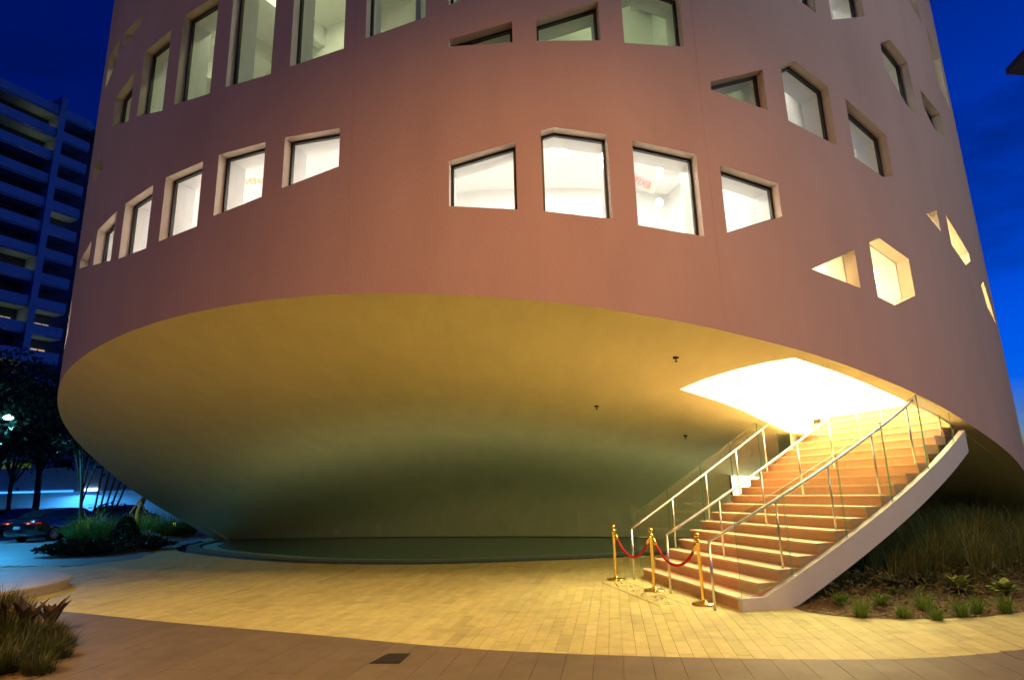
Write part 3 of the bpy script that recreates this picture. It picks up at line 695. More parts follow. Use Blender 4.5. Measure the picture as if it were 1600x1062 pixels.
mb = MB(); mb.tube([(17, -1, 0), (17, -1, 6), (17, -1, 11.2), (16.9, -0.9, 11.6), (16, 0, 11.8)], [0.1, 0.085, 0.06, 0.05, 0.04], 12); mb.make('pole', M['dark'], sl4, True)
mb = MB(); mb.lathe((15.9, 0.1, 11.75), [(0.001, -0.02), (0.25, -0.02), (0.28, 0.05), (0.1, 0.15)], 16); mb.make('lamp_head', mat('lit_white_head', (1, 1, 1), emit=(0.95, 1, 0.9), es=8), sl4)
spot('street_lamp_light', (15.9, 0.1, 11.65), 2900, (0.86, 1.0, 0.90), sl4, 120, 0.6, 0.15, (-0.5, 0.80, -0.25))

sl5 = thing('street_lamp', (-20.0, 0.5, 0), 'added street lamp with white head, out of view behind left, brightening the left wall', 'street lamp')
mb = MB(); mb.tube([(-20, 0.5, 0), (-20, 0.5, 6), (-20, 0.5, 11.2), (-19.9, 0.55, 11.6), (-19, 0.9, 11.8)], [0.1, 0.085, 0.06, 0.05, 0.04], 12); mb.make('pole', M['dark'], sl5, True)
mb = MB(); mb.lathe((-18.9, 1.0, 11.75), [(0.001, -0.02), (0.25, -0.02), (0.28, 0.05), (0.1, 0.15)], 16); mb.make('lamp_head', M['bulb'], sl5)
spot('street_lamp_light', (-18.9, 1.0, 11.65), 900, (0.95, 0.95, 1.0), sl5, 100, 0.6, 0.15, (0.75, 0.62, -0.22))  # unseen white lamp added to lift the left side of the wall

# ------------------------------------------------------------------ small fixtures of the hall
for px, py in ((1056, 558), (932, 634), (1071, 680)):
    x, y = on_soffit(px, py); z = soffit_z(x, y); mb = MB()
    mb.lathe((x, y, z), [(0.001, -0.085), (0.025, -0.083), (0.028, -0.07), (0.012, -0.065), (0.011, -0.03), (0.05, -0.025), (0.055, -0.01), (0.055, 0.03)], 14); mb.make('sprinkler', M['dark'], hall, True)
def text_mesh(name, body, size, m, extrude=0.006):
    cu = bpy.data.curves.new(name, 'FONT'); cu.body = body; cu.size = size; cu.extrude = extrude; cu.align_x = 'CENTER'; cu.align_y = 'CENTER'; cu.resolution_u = 3
    t = bpy.data.objects.new(name, cu); COL.objects.link(t)
    dg = bpy.context.evaluated_depsgraph_get(); me = bpy.data.meshes.new_from_object(t.evaluated_get(dg)); bpy.data.objects.remove(t)
    me.name = name; me.materials.clear(); me.materials.append(m); o = bpy.data.objects.new(name, me); COL.objects.link(o); return o
def facing(px, py, r):
    d = ray(px, py); a = d[0]**2+d[1]**2; b = -(d[0]*AX+d[1]*AY); c = AX*AX+AY*AY-r*r; t = (-b-sqrt(b*b-a*c))/a
    return np.array((0, 0, EYE))+d*t, d
def orient(o, p, d, mirror, roll=0.0):
    zc = Vector(-d); zc.z *= 0.35; zc.normalize(); xc = Vector((0, 0, 1)).cross(zc).normalized(); yc = zc.cross(xc)
    xr = xc*cos(roll)+yc*sin(roll); yr = -xc*sin(roll)+yc*cos(roll)
    if mirror: xr = -xr
    o.matrix_world = Matrix(((xr.x, yr.x, zc.x, p[0]), (xr.y, yr.y, zc.y, p[1]), (xr.z, yr.z, zc.z, p[2]), (0, 0, 0, 1)))
M['reflect_o'] = mat('orange_sign_reflection', (1, 0.3, 0.05), emit=(1, 0.22, 0.03), es=1.6)
M['neon_r'] = mat('red_exit_letters', (1, 0.1, 0.05), emit=(1, 0.33, 0.28), es=0.9)
p, d = facing(395, 284, 13.1); o = text_mesh('sign_reflection', 'FAENA', 0.16, M['reflect_o']); orient(o, p, d, True, 0.17)  # glowing letters in the room stand in for a street sign's reflection
tag(o, 'orange lettering in reverse, standing in for a street sign reflected in a left-hand window', 'sign reflection')
ex = thing('exit_sign', facing(1003, 286, 12.6)[0], 'small exit sign with red letters seen in reverse through a window', 'exit sign')
p, d = facing(1003, 286, 12.6)
o = text_mesh('letters', 'EXIT', 0.17, M['neon_r']); orient(o, p-d*0.03, d, True, -0.5); mw = o.matrix_world.copy(); o.parent = ex; o.matrix_parent_inverse = Matrix.Translation(ex.location).inverted()
mbx = MB(); mbx.box(-0.28, 0.28, -0.11, 0.11, -0.03, 0); o2 = mbx.make('housing', mat('exit_housing', (0.85, 0.8, 0.78), 0.4)); orient(o2, p, d, False, -0.5); o2.parent = ex; o2.matrix_parent_inverse = Matrix.Translation(ex.location).inverted()
p, d = facing(1030, 317, 12.9); wl = thing('globe_lamp', p, 'glowing round globe lamp seen through the window with the exit sign', 'lamp')
mb = MB(); mb.lathe(p, [(0.001, -0.075), (0.05, -0.06), (0.075, 0), (0.05, 0.06), (0.015, 0.075)], 16); mb.make('globe', mat('lit_globe', (1, 0.9, 0.8), emit=(1, 0.72, 0.42), es=14), wl, True)

# ------------------------------------------------------------------ rope barrier
def stanchion(x, y, label, tilt=(0, 0)):
    t = thing('stanchion', (x, y, 0.003), label, 'stanchion', 'rope stanchions at the stair foot')
    mb = MB(); mb.lathe((x, y, 0.003), [(0.001, 0.0), (0.175, 0.0), (0.178, 0.012), (0.172, 0.022), (0.10, 0.032), (0.04, 0.04), (0.032, 0.06), (0.026, 0.065)], 36); mb.make('base', M['brass'], t, True)
    mb = MB(); mb.lathe((x, y, 0), [(0.026, 0.05), (0.026, 0.87), (0.034, 0.873), (0.034, 0.885), (0.026, 0.89), (0.026, 0.905)], 20); mb.make('pole', M['brass'], t, True)
    mb = MB(); mb.lathe((x, y, 0), [(0.026, 0.895), (0.048, 0.90), (0.048, 0.912), (0.02, 0.92), (0.018, 0.945), (0.03, 0.952), (0.041, 0.972), (0.041, 0.985), (0.032, 1.004), (0.016, 1.014), (0.001, 1.016)], 20); mb.make('finial', M['brass'], t, True)
    t.rotation_euler = (tilt[0], tilt[1], 0)
    return t
SP3 = [(1.87, 12.78), (2.30, 11.35), (2.73, 9.95)]
stanchion(*SP3[0], 'brass stanchion farthest from the viewer, nearest the pool')
stanchion(*SP3[1], 'middle brass stanchion, holding both red ropes')
stanchion(*SP3[2], 'nearest brass stanchion, leaning slightly, in front of the lowest step', (0, radians(-1.3)))
def rope(a, b, label):
    a = np.array((*a, 0.88)); b = np.array((*b, 0.88)); u = (b-a)/np.linalg.norm(b-a); a = a+u*0.06; b = b-u*0.06
    if b[1] < 10: b[0] -= 0.02
    L_ = 16; pts = []
    for i in range(L_+1):
        t = i/L_; q = a+(b-a)*t; q[2] -= 0.40*(1-(2*t-1)**2)**0.85 if 0 < t < 1 else 0; pts.append(tuple(q))
    r = thing('velvet_rope', tuple(a*0.5+b*0.5-np.array((0, 0, 0.4))), label, 'rope', 'red ropes between the stanchions')
    mb = MB(); mb.tube(pts[1:-1], 0.021, 10); mb.make('cord', M['velvet'], r, True)
    for q in (pts[:2], pts[-1:-3:-1]):
        e = np.array(q[1])+(np.array(q[1])-np.array(q[0]))*0.15; mb = MB(); mb.tube([q[0], (np.array(q[0])+e)/2, e], [0.012, 0.027, 0.026], 10); mb.make('end_cap', M['brass'], r, True)
rope(SP3[0], SP3[1], 'red velvet rope hanging between the far and middle stanchions')
rope(SP3[1], SP3[2], 'red velvet rope hanging between the middle and near stanchions')
# engraved panel in the paving at the stair foot
mb = MB()
def stroke(pts, wdt):
    P = [np.array(G(*p)) for p in pts]
    for a, b in zip(P[:-1], P[1:]):
        u = (b-a)/(np.linalg.norm(b-a)+1e-9); n_ = np.array((-u[1], u[0]))*wdt/2
        mb.add([(*(a-n_), 0.004), (*(b-n_), 0.004), (*(b+n_), 0.004), (*(a+n_), 0.004)], [[0, 1, 2, 3]])
stroke([(940, 909.4), (1032.5, 947.5)], 0.012); stroke([(975.5, 907.5), (1076, 946.4)], 0.012)
ZS_ = lambda p: (930+p[0]/8, 890+p[1]/8)
for st in ([(245, 160), (275, 190)], [(265, 190), (292, 212)], [(315, 152), (340, 175)], [(340, 198), (395, 206)], [(370, 238), (412, 236)], [(425, 190), (470, 222)], [(425, 218), (465, 215)], [(445, 270), (490, 262)], [(470, 250), (490, 268)], [(520, 262), (565, 252)], [(572, 320), (600, 292), (625, 300)], [(575, 325), (600, 335)], [(690, 325), (765, 328), (745, 352)], [(800, 340), (850, 352), (820, 365)], [(728, 390), (770, 382), (800, 372)], [(850, 412), (985, 402)], [(860, 436), (970, 430)]):
    stroke([ZS_(p) for p in st], 0.02)
mb.make('engraved_lettering', mat('engraved_line', (0.10, 0.08, 0.045), 0.8), plaza)
# drain cover
dq = [G(607, 1021), G(641, 1021), G(624, 1036.5), G(577, 1036.5)]
dc = thing('drain_cover', (*np.mean(dq, 0), 0.0), 'dark square grated drain cover set in the brown pavement', 'drain cover')
mb = MB(); mb.prism([tuple(q) for q in dq], -0.01, 0.0075); mb.make('plate', M['iron'], dc)
c0, c1, c2, c3 = [np.array(q) for q in dq]
for i in range(9):
    f = (i+0.5)/9; a = c0+(c1-c0)*f; b = c3+(c2-c3)*f; m_ = (a+b)/2; a = m_+(a-m_)*0.88; b = m_+(b-m_)*0.88; u = (c1-c0)/np.linalg.norm(c1-c0)*0.012
    mb = MB(); mb.prism([tuple(a-u), tuple(a+u), tuple(b+u), tuple(b-u)], 0.007, 0.012); mb.make('bar', M['iron'], dc)
# low round platform at the left
pc = G(-150, 902); mb = MB(); cx, cy = -11.75, 12.6; rr_ = 2.75
pl = thing('round_platform', (cx, cy, 0), 'low round pale stone platform at the left edge of the plaza', 'platform')
mb.lathe((cx, cy, 0), [(rr_-0.04, -0.02), (rr_-0.04, 0.13), (rr_, 0.132), (rr_, 0.175), (rr_-0.012, 0.187), (0.001, 0.187)], 72)
mb.make('slab', mat('platform_stone', (0.5, 0.42, 0.34), 0.6, var=0.08, bump=0.1), pl)

# ------------------------------------------------------------------ plants
M['grass'] = leafmat('green_grass', (0.13, 0.22, 0.035)); M['tall'] = leafmat('dry_tall_grass', (0.17, 0.20, 0.07)); M['leaf'] = leafmat('broad_leaf', (0.22, 0.25, 0.06)); M['dleaf'] = leafmat('dark_leaf', (0.035, 0.05, 0.022))
M['cover'] = leafmat('mixed_ground_cover', (0.12, 0.105, 0.04)); M['olive'] = leafmat('olive_border_grass', (0.055, 0.065, 0.02)); M['red'] = leafmat('dark_red_leaf', (0.07, 0.035, 0.025)); M['bark'] = mat('bark', (0.10, 0.075, 0.05), 0.9, var=0.3, vscale=9, bump=0.6, bscale=20); M['flower'] = leafmat('pale_flower', (0.6, 0.62, 0.62))
def blade(mb, p, az, ln, lean, wd, droop=0.6, seg=4, rn=random):
    c, s_ = cos(az), sin(az); k = rn.uniform(0.6, 1.3); tn = (k*rn.uniform(0.9, 1.25), k, k*rn.uniform(0.7, 1.0)); vs = []; el = pi/2-lean; q = np.array(p, float)
    wv = np.array((-s_, c, 0))
    for i in range(seg+1):
        t = i/seg; w_ = wd*(1-t**1.6)+0.0006; vs += [q-wv*w_, q+wv*w_]
        e_ = el-droop*t*t*1.4; q = q+np.array((c*cos(e_), s_*cos(e_), sin(e_)))*ln/seg
    mb.add(vs, [[2*i, 2*i+1, 2*i+3, 2*i+2] for i in range(seg)], tn)
def tuft_mesh(mb, x, y, z, n, h, spread, wd=0.004, lean=0.5, droop=0.8, rn=random):
    for _ in range(n):
        a = rn.uniform(0, 2*pi); rr = spread*sqrt(rn.random())*0.4; blade(mb, (x+cos(a)*rr, y+sin(a)*rr, z-0.01), a+rn.uniform(-.7, .7), h*rn.uniform(0.6, 1.1), rn.uniform(0.02, lean), wd*rn.uniform(.7, 1.3), droop*rn.uniform(.3, 1.2), rn=rn)
def leaf_card(mb, p, dirv, ln, wd, k):
    d = Vector(dirv).normalized(); a = d.orthogonal().normalized(); a.rotate(Matrix.Rotation(random.uniform(0, 2*pi), 3, d)); n_ = d.cross(a); p = Vector(p)
    V = [p, p+d*ln*0.45+a*wd*0.5+n_*ln*0.06, p+d*ln, p+d*ln*0.45-a*wd*0.5+n_*ln*0.06]; tn = (k, k*random.uniform(.95, 1.1), k)
    mb.add(V, [[0, 1, 2, 3]], tn)
def soil_z(x, y): return 0.035+0.05*sin(x*2.1+y)*sin(y*1.7-x*0.6)+0.03*sin(x*6.3)*cos(y*5.1)
def bed(name, poly, lift):
    xs = [p[0] for p in poly]; ys = [p[1] for p in poly]; ext = []
    P = np.array(poly)
    for x in np.arange(min(xs), max(xs), 0.25):
        for y in np.arange(min(ys), max(ys), 0.25):
            if inside(poly, x, y) and np.sqrt(((P-np.array((x, y)))**2).sum(1)).min() > 0.12: ext.append((x, y))
    v, f = cdt([poly], ext); nb = len(poly)
    f = [q if (v[q[1]]-v[q[0]]).cross(v[q[2]]-v[q[0]]) > 0 else q[::-1] for q in f]
    def z(p):
        dm = np.sqrt(((P-np.array((p.x, p.y)))**2).sum(1)).min(); return 0.006+min(1, dm/0.5)*(soil_z(p.x, p.y)+lift*min(1, dm/1.5))
    return tag(put(name, [(p.x, p.y, z(p)) for p in v], f, M['soil'], smooth=True), kind='structure')
bed('planting_bed', BEDR, 0.12); bed('planting_bed', BEDL, 0.10)
def bz(x, y, poly=BEDR, lift=0.12):
    P = np.array(poly); dm = np.sqrt(((P-np.array((x, y)))**2).sum(1)).min(); return 0.006+min(1, dm/0.5)*(soil_z(x, y)+lift*min(1, dm/1.5))
mb = MB()   # loose mulch on the right bed
for _ in range(5200):
    px, py = random.uniform(1236, 1640), random.uniform(915, 968); x, y = G(px, py)
    if inside(BEDR, x, y):
        a = random.uniform(0, pi); l_ = random.uniform(0.008, 0.04); w_ = random.uniform(0.003, 0.008); z = bz(x, y)+random.uniform(0.0, 0.012); dz = random.uniform(-0.008, 0.008); k = random.uniform(0.4, 2.4)
        mb.add([(x-cos(a)*l_, y-sin(a)*l_, z-dz), (x+sin(a)*w_, y-cos(a)*w_, z+0.004), (x+cos(a)*l_, y+sin(a)*l_, z+dz), (x-sin(a)*w_, y+cos(a)*w_, z+0.006)], [[0, 1, 2, 3]], (k, k*.9, k*.75))
M['chip'] = leafmat('mulch_chip', (0.22, 0.14, 0.055), trans=0.0)
tag(mb.make('mulch', M['chip']), 'loose brown mulch chips covering the right planting bed', 'mulch', kind='stuff')
TUF = [(1314, 943, .20, 'low sparse grass tuft nearest the stair stringer'), (1345, 955, .27, 'yellow-green grass tuft second from the stair, at the bed edge'), (1378, 947, .20, 'small grass tuft third from the stair, set back from the edge'), (1412, 956, .19, 'short grass tuft at the bed edge, fourth from the stair'),
       (1445, 949, .27, 'bright green dense grass tuft in the middle of the bed front'), (1463.5, 959, .18, 'small dull grass tuft just in front of the bright middle one'), (1501.5, 954, .25, 'grass tuft below the pale leafy rosette'), (1526, 950, .24, 'wide grass tuft right of the one below the rosette'), (1571, 949, .27, 'rightmost bright grass tuft near the frame edge'),
       (1400, 936, .12, 'tiny faded grass tuft at the back of the mulch')]
for i, (px, py, h, lb) in enumerate(TUF):
    x, y = G(px, py, 0.07); mb = MB(); rn = random.Random(i); tuft_mesh(mb, x, y, bz(x, y), 130, h*1.05, 0.14, 0.0045, 0.95, 0.5, rn)
    o = mb.make('grass_tuft', M['grass']); tag(o, lb, 'grass', 'small grass tufts in the mulch')
def rosette(px, py, label, n=17, ln=0.36, seed=0, z=0.1, m='leaf', wd=0.055):
    x, y = G(px, py, 0.1); z0 = bz(x, y); rn = random.Random(seed); root = thing('leafy_plant', (x, y, z0), label, 'plant', 'leafy plants behind the tufts')
    for i in range(n):
        a = i*2.4+rn.uniform(-.3, .3); lean = 0.25+0.95*(i/n)+rn.uniform(-.1, .1); L_ = ln*rn.uniform(.75, 1.1); c, s_ = cos(a), sin(a); wv = np.array((-s_, c, 0)); q = np.array((x, y, z0)); el = pi/2-lean; V = []; k = rn.uniform(.7, 1.3); seg = 5
        for j in range(seg+1):
            t = j/seg; w_ = wd*(0.25+1.1*sin(pi*min(1, t*0.9+0.1))**1.0)*(1 if t < 1 else 0.05); upv = np.array((-c*sin(el), -s_*sin(el), cos(el)))
            V += [q-wv*w_+upv*w_*0.35, q, q+wv*w_+upv*w_*0.35]; e_ = el-0.75*t; q = q+np.array((c*cos(e_), s_*cos(e_), sin(e_)))*L_/seg
        put('leaf', V, [[3*j+u, 3*j+u+1, 3*j+u+4, 3*j+u+3] for j in range(seg) for u in (0, 1)], M[m], root, True, (k, k*1.02, k*.9))
rosette(1500, 928, 'broad pale-leaved rosette plant, the larger one behind the tufts', 19, 0.31, 1); rosette(1573, 931, 'broad-leaved rosette plant near the right frame edge', 15, 0.28, 2); rosette(1640, 934, 'broad-leaved rosette plant cut by the right frame edge', 14, 0.30, 3)
rosette(1438, 921, 'drooping dull-leaved plant in the shade left of the pale rosette', 12, 0.30, 4, m='dleaf'); rosette(1395, 926, 'low dark-leaved plant in the shade by the mulch', 12, 0.30, 5, m='dleaf')
mb = MB(); rn = random.Random(5); cnt = 0
while cnt < 880:
    x, y = rn.uniform(4.2, 15.5), rn.uniform(9.6, 21)
    if not inside(BEDR, x, y): continue
    dE = np.sqrt(((np.array(BEDR[:46])-np.array((x, y)))**2).sum(1)).min()
    if dE < 1.3 or (x-4.4 < 0.5 and y < 10.6): continue
    hh = min(1.25, 0.30+0.38*dE)*rn.uniform(.75, 1.1)
    if soffit_z(x, y) < hh+0.25 and (x-AX)**2+(y-AY)**2 < R*R: hh = max(0.3, soffit_z(x, y)-0.3)
    # keep below the stair
    kx = [k for k in range(1, 16) if abs(outw(k, .1)[0]-x) < 0.25]
    if kx and y > outw(kx[0], .1)[1]-0.05 and hh > RISE*kx[0]-0.6: continue
    tuft_mesh(mb, x, y, bz(x, y), 55, hh, 0.4, 0.005, 0.55, 0.9, rn); cnt += 1
tag(mb.make('tall_grass', M['tall']), 'mass of tall dark ornamental grass behind the stair stringer', 'grass', kind='stuff')
mb = MB(); rn = random.Random(21); cnt = 0
while cnt < 3600:
    px, py = rn.uniform(1245, 1650), rn.uniform(880, 952); x, y = G(px, py, 0.08)
    if not inside(BEDR, x, y): continue
    dE = np.sqrt(((np.array(BEDR[:46])-np.array((x, y)))**2).sum(1)).min()
    if dE < 0.30 or dE > 2.2: continue
    low_ = min(1, (dE-0.3)/1.0); cnt += 1
    if rn.random() > 0.25+0.75*low_: continue
    leaf_card(mb, (x, y, bz(x, y)+rn.random()*0.24*low_), (rn.gauss(0, 1), rn.gauss(0, 1), rn.uniform(-.1, .9)), rn.uniform(.05, .16), rn.uniform(.015, .045), rn.uniform(.5, 1.7))
tag(mb.make('ground_cover', M['cover']), 'low straggly ground cover and fallen leaves between the tufts and tall grass', 'ground cover', kind='stuff')
# left bed: green fountain grasses, dark shrub, ground cover, flowers
def onbed(px, py): return G(px, py, 0.1)
LG = [(138, 846, .95, 'largest bright green fountain grass in the left bed, beside the tree'), (165, 848, .8, 'green fountain grass in front of the pale trunk'), (212, 842, .85, 'green fountain grass right of the dark shrub'), (235, 839, .8, 'green fountain grass between shrub and garden light'), (262, 838, .8, 'fountain grass lit by the garden light'), (290, 836, .6, 'low grass at the tapering right end of the left bed'), (120, 842, .7, 'fountain grass at the left end of the left bed'), (225, 832, .9, 'taller grass behind the white flowers'), (190, 832, .9, 'tall grass behind the dark shrub')]
for i, (px, py, h, lb) in enumerate(LG):
    x, y = onbed(px, py); rn = random.Random(40+i); mb = MB(); tuft_mesh(mb, x, y, 0.12, 420, h*1.5, 0.9, 0.011, 1.0, 0.9, rn)
    o = mb.make('fountain_grass', M['grass']); tag(o, lb, 'grass', 'fountain grasses in the left bed')
def shrub(px, py, w_, h_, n, label, m, ls=0.12, name='shrub'):
    x, y = onbed(px, py); root = thing(name, (x, y, 0.05), label, 'shrub'); mb = MB()
    for _ in range(n):
        a = random.uniform(0, 2*pi); u = random.random()**.5; ph = random.uniform(0, 1); r = w_*u*(0.55+0.6*sin(pi*ph)); p = (x+cos(a)*r, y+sin(a)*r, 0.05+h_*ph*(1-.35*u*u)); leaf_card(mb, p, (cos(a)*u+random.gauss(0, .5), sin(a)*u+random.gauss(0, .5), random.uniform(-.2, .9)), ls*random.uniform(.6, 1.2), ls*.5, random.uniform(.5, 1.4))
    mb.make('foliage', m, root); mb = MB()
    for i in range(5): a = i*1.3; mb.tube([(x, y, 0.0), (x+cos(a)*w_*.25, y+sin(a)*w_*.25, h_*.5), (x+cos(a)*w_*.5, y+sin(a)*w_*.5, h_*.85)], [.02, .014, .006], 5)
    mb.make('stem', M['bark'], root); return root
shrub(194, 853, .42, 1.15, 1500, 'dark upright shrub in the middle of the left bed', M['dleaf'])
shrub(112, 862, .9, .45, 1600, 'low dark ground-cover shrub at the left tip of the bed', M['dleaf'], .13)
shrub(150, 861, .9, .42, 1500, 'low dark ground-cover shrub below the large fountain grass', M['dleaf'], .13)
shrub(225, 854, .9, .40, 1500, 'low dark ground-cover shrub below the white flowers', M['dleaf'], .13)
shrub(222, 848, .7, .55, 260, 'small white-flowering shrub in the left bed', M['flower'], .07)
# plants in the near left corner
mb = MB(); rn = random.Random(77)
cor = [(8, 1010, .62), (30, 985, .55), (55, 1003, .42), (80, 1003, .34), (30, 1030, .45), (70, 1032, .34), (95, 1010, .25), (0, 960, .6), (-40, 990, .75), (12, 1050, .36), (60, 1052, .26), (-25, 1060, .5), (88, 1028, .22), (20, 965, .5)]
corner = [G(-140, 930), G(60, 952), G(112, 985), G(112, 1020), G(60, 1058), G(-40, 1085), G(-260, 1090)]
bedc = tag(sheet('planting_bed', [tuple(p) for p in corner], 0.010, M['soil']), kind='structure')
cg = thing('border_grass', (*G(40, 1020), 0), 'spiky low grass clump spilling over the pavement at the lower left corner', 'grass')
for px, py, h in cor: x, y = G(px, py); tuft_mesh(mb, x, y, 0.01, 260, h*0.85, 0.34, 0.0042, 0.9, 0.7, rn)
mb.make('blades', M['olive'], cg)
def bigleaf(px, py, label, n, ln, wd, seed):
    x, y = G(px, py); rn = random.Random(seed); root = thing('broad_leaf_plant', (x, y, 0), label, 'plant')
    for i in range(n):
        a = i*2.4+rn.uniform(-.4, .4); lean = rn.uniform(.05, .75); c, s_ = cos(a), sin(a); wv = np.array((-s_, c, 0)); q = np.array((x, y, 0.02)); V = []; k = rn.uniform(.6, 1.4); seg = 6; el = pi/2-lean; L_ = ln*rn.uniform(.6, 1.05)
        for j in range(seg+1):
            t = j/seg; w_ = wd*(0.12+1.0*sin(pi*min(1, t*.95+.02))**1.3); up_ = np.array((-c*sin(el), -s_*sin(el), cos(el))); wob = np.array((0, 0, rn.uniform(-.012, .012)))
            V += [q-wv*w_+up_*w_*.5+wob, q, q+wv*w_+up_*w_*.5-wob]; e_ = el-.5*t*t; q = q+np.array((c*cos(e_), s_*cos(e_), sin(e_)))*L_/seg
        put('leaf', V, [[3*j+u, 3*j+u+1, 3*j+u+4, 3*j+u+3] for j in range(seg) for u in (0, 1)], M['red'], root, True, (k, k, k))
bigleaf(78, 985, 'dark broad-leaved plant standing up beside the corner grass', 14, .46, .05, 3)
bigleaf(35, 1000, 'dark curled broad-leaved plant in the middle of the corner bed', 18, .52, .06, 4)
bigleaf(4, 1003, 'dark broad-leaved plant at the left frame edge', 12, .55, .06, 6)

# ------------------------------------------------------------------ left: street, cars, houses, trees
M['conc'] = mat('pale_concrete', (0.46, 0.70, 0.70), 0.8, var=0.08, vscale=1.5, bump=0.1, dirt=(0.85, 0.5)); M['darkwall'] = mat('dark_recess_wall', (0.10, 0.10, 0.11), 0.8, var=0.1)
M['dglass'] = mat('dark_window_glass', (0.012, 0.014, 0.018), 0.08, spec=0.7); M['litwin'] = mat('dimly_lit_window', (0.3, 0.25, 0.15), 0.6, emit=(1, 0.72, 0.38), es=0.5)
# apartment tower: facade runs away to the right
FD = np.array((sin(radians(26.5)), cos(radians(26.5)), 0)); FN = np.array((FD[1], -FD[0], 0)); FP = np.array((-52.7, 72.8, 0))
def onfac(px, py):
    d = ray(px, py); t = ((FP-np.array((0, 0, EYE)))@FN)/(d@FN); q = np.array((0, 0, EYE))+d*t; return ((q-FP)@FD, q[2])
tow = thing('apartment_tower', (*(FP[:2]), 0), 'tall apartment block with stacked concrete balconies behind the left side of the street', 'building')
sf, _ = onfac(78, 300); s_end, _ = onfac(131, 290)
zt = onfac(110, 189)[1]; zs = [onfac(88, 165)[1]-3.05*i for i in range(14)]
def fbox(mb, s0, s1, n0, n1, z0, z1, mi=0): mb.obox(FP+FD*s0+FN*n0+np.array((0, 0, z0)), FD*(s1-s0), FN*(n1-n0), (0, 0, z1-z0), mi)
TW = 3.05; ZT = onfac(88, 163)[1]
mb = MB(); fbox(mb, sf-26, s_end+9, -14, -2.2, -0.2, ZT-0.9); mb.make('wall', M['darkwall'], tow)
mb = MB(); fbox(mb, sf-26, s_end+9, -14.2, -0.1, ZT-0.9, ZT-0.55); mb.make('roof', M['conc'], tow)
mb = MB(); fbox(mb, sf-0.35, sf+0.35, -2.2, 0.25, -0.2, ZT+1.3); mb.make('fin', M['conc'], tow)
mb = MB(); fbox(mb, sf-13.4, sf-12.9, -2.2, 0.25, -0.2, ZT+1.0); mb.make('fin', M['conc'], tow)
rt_ = random.Random(9)
for i in range(12):
    z1 = ZT-TW*i
    for a, b in ((sf-12.9, sf-0.38), (sf+0.38, s_end)):
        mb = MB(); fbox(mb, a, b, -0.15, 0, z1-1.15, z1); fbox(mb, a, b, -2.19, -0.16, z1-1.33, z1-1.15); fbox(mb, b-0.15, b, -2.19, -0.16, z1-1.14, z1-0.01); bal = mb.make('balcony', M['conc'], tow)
        if i == 0: continue
        n_ = int((b-a)/2.2); 
        for j in range(n_):
            s0 = a+0.35+j*(b-a-0.5)/n_; w_ = (b-a-0.5)/n_-0.35
            mb = MB(); fbox(mb, s0, s0+w_, -2.2, -2.12, z1-0.95+TW*0-0.2, z1+0.62); lit = rt_.random() < 0.10
            wv = mb.make('window', M['litwin'] if lit else M['dglass'], tow); mb = MB()
            for q in (0, .333, .667, 1): fbox(mb, s0+q*(w_-.05), s0+q*(w_-.05)+.05, -2.12, -2.07, z1-1.13, z1+0.62)
            fbox(mb, s0, s0+w_, -2.12, -2.08, z1+0.3, z1+0.35); mb.make('mullion', M['frame'], wv)
    # narrow service balconies on the set-back end
    mb = MB(); fbox(mb, s_end+1.5, s_end+8.5, -2.19, -1.3, z1-1.9, z1-1.75); bb = mb.make('walkway', M['conc'], tow); mb = MB()
    for q in np.arange(s_end+1.5, s_end+8.5, 0.5): fbox(mb, q, q+.04, -1.34, -1.30, z1-1.75, z1-0.75)
    fbox(mb, s_end+1.5, s_end+8.5, -1.35, -1.29, z1-0.75, z1-0.69); mb.make('railing', M['frame'], bb)
# low white house with blue light strip
Y0 = 47.0
def X(px, py=740): return at(px, py, Y0)[0]
def Zp(px, py): return at(px, py, Y0)[2]
house = thing('low_white_house', (X(60), Y0, 0), 'low white flat-roofed house with a blue light strip under its canopy, behind the parked car', 'house')
xl, xr = X(-160), X(330)
z_f0, z_f1 = Zp(60, 769), Zp(60, 731); z_u = Zp(60, 700)
mb = MB(); mb.box(xl, xr, Y0, Y0+0.4, z_f0, z_f1); mb.make('fascia', M['white'], house)
mb = MB(); mb.box(xl, xr, Y0+0.4, Y0+9, z_f0+0.6, z_f1-0.3); mb.make('canopy_roof', M['white'], house)
mb = MB(); mb.box(xl, xr, Y0+4.2, Y0+4.5, -0.2, z_f0+0.6); mb.make('wall', M['white'], house)
mb = MB(); mb.box(xl, X(135), Y0+1.6, Y0+8.5, z_f1-0.3, z_u); mb.make('upper_wall', M['white'], house)
mb = MB(); mb.box(xl, X(137), Y0+1.3, Y0+8.7, z_u, z_u+0.25); mb.make('upper_roof', M['conc'], house)
xa, xb = at(85, 725, Y0+1.6)[0], at(113, 725, Y0+1.6)[0]; za, zb = at(98, 730, Y0+1.6)[2], at(98, 718.5, Y0+1.6)[2]
mb = MB(); mb.box(xa, xb, Y0+1.52, Y0+1.6, za, zb); wv = mb.make('window', M['frame'], house)
for q in (0, .5): mb = MB(); mb.box(xa+q*(xb-xa)+.06, xa+(q+.5)*(xb-xa)-.06, Y0+1.48, Y0+1.52, za+.06, zb-.06); mb.make('pane', M['dglass'], wv)
mb = MB(); mb.box(X(-150), X(20), Y0+1.55, Y0+1.6, Zp(10, 730), Zp(10, 720)); mb.make('lit_opening', mat('green_lit_opening', (0.3, 0.5, 0.1), 0.6, emit=(0.45, 0.9, 0.12), es=0.10), house)
M['led'] = mat('blue_led', (0.2, 0.4, 1), emit=(0.03, 0.22, 1.0), es=3.0); M['ledw'] = mat('white_blue_led', (0.6, 0.7, 1), emit=(0.35, 0.6, 1.0), es=9.0)
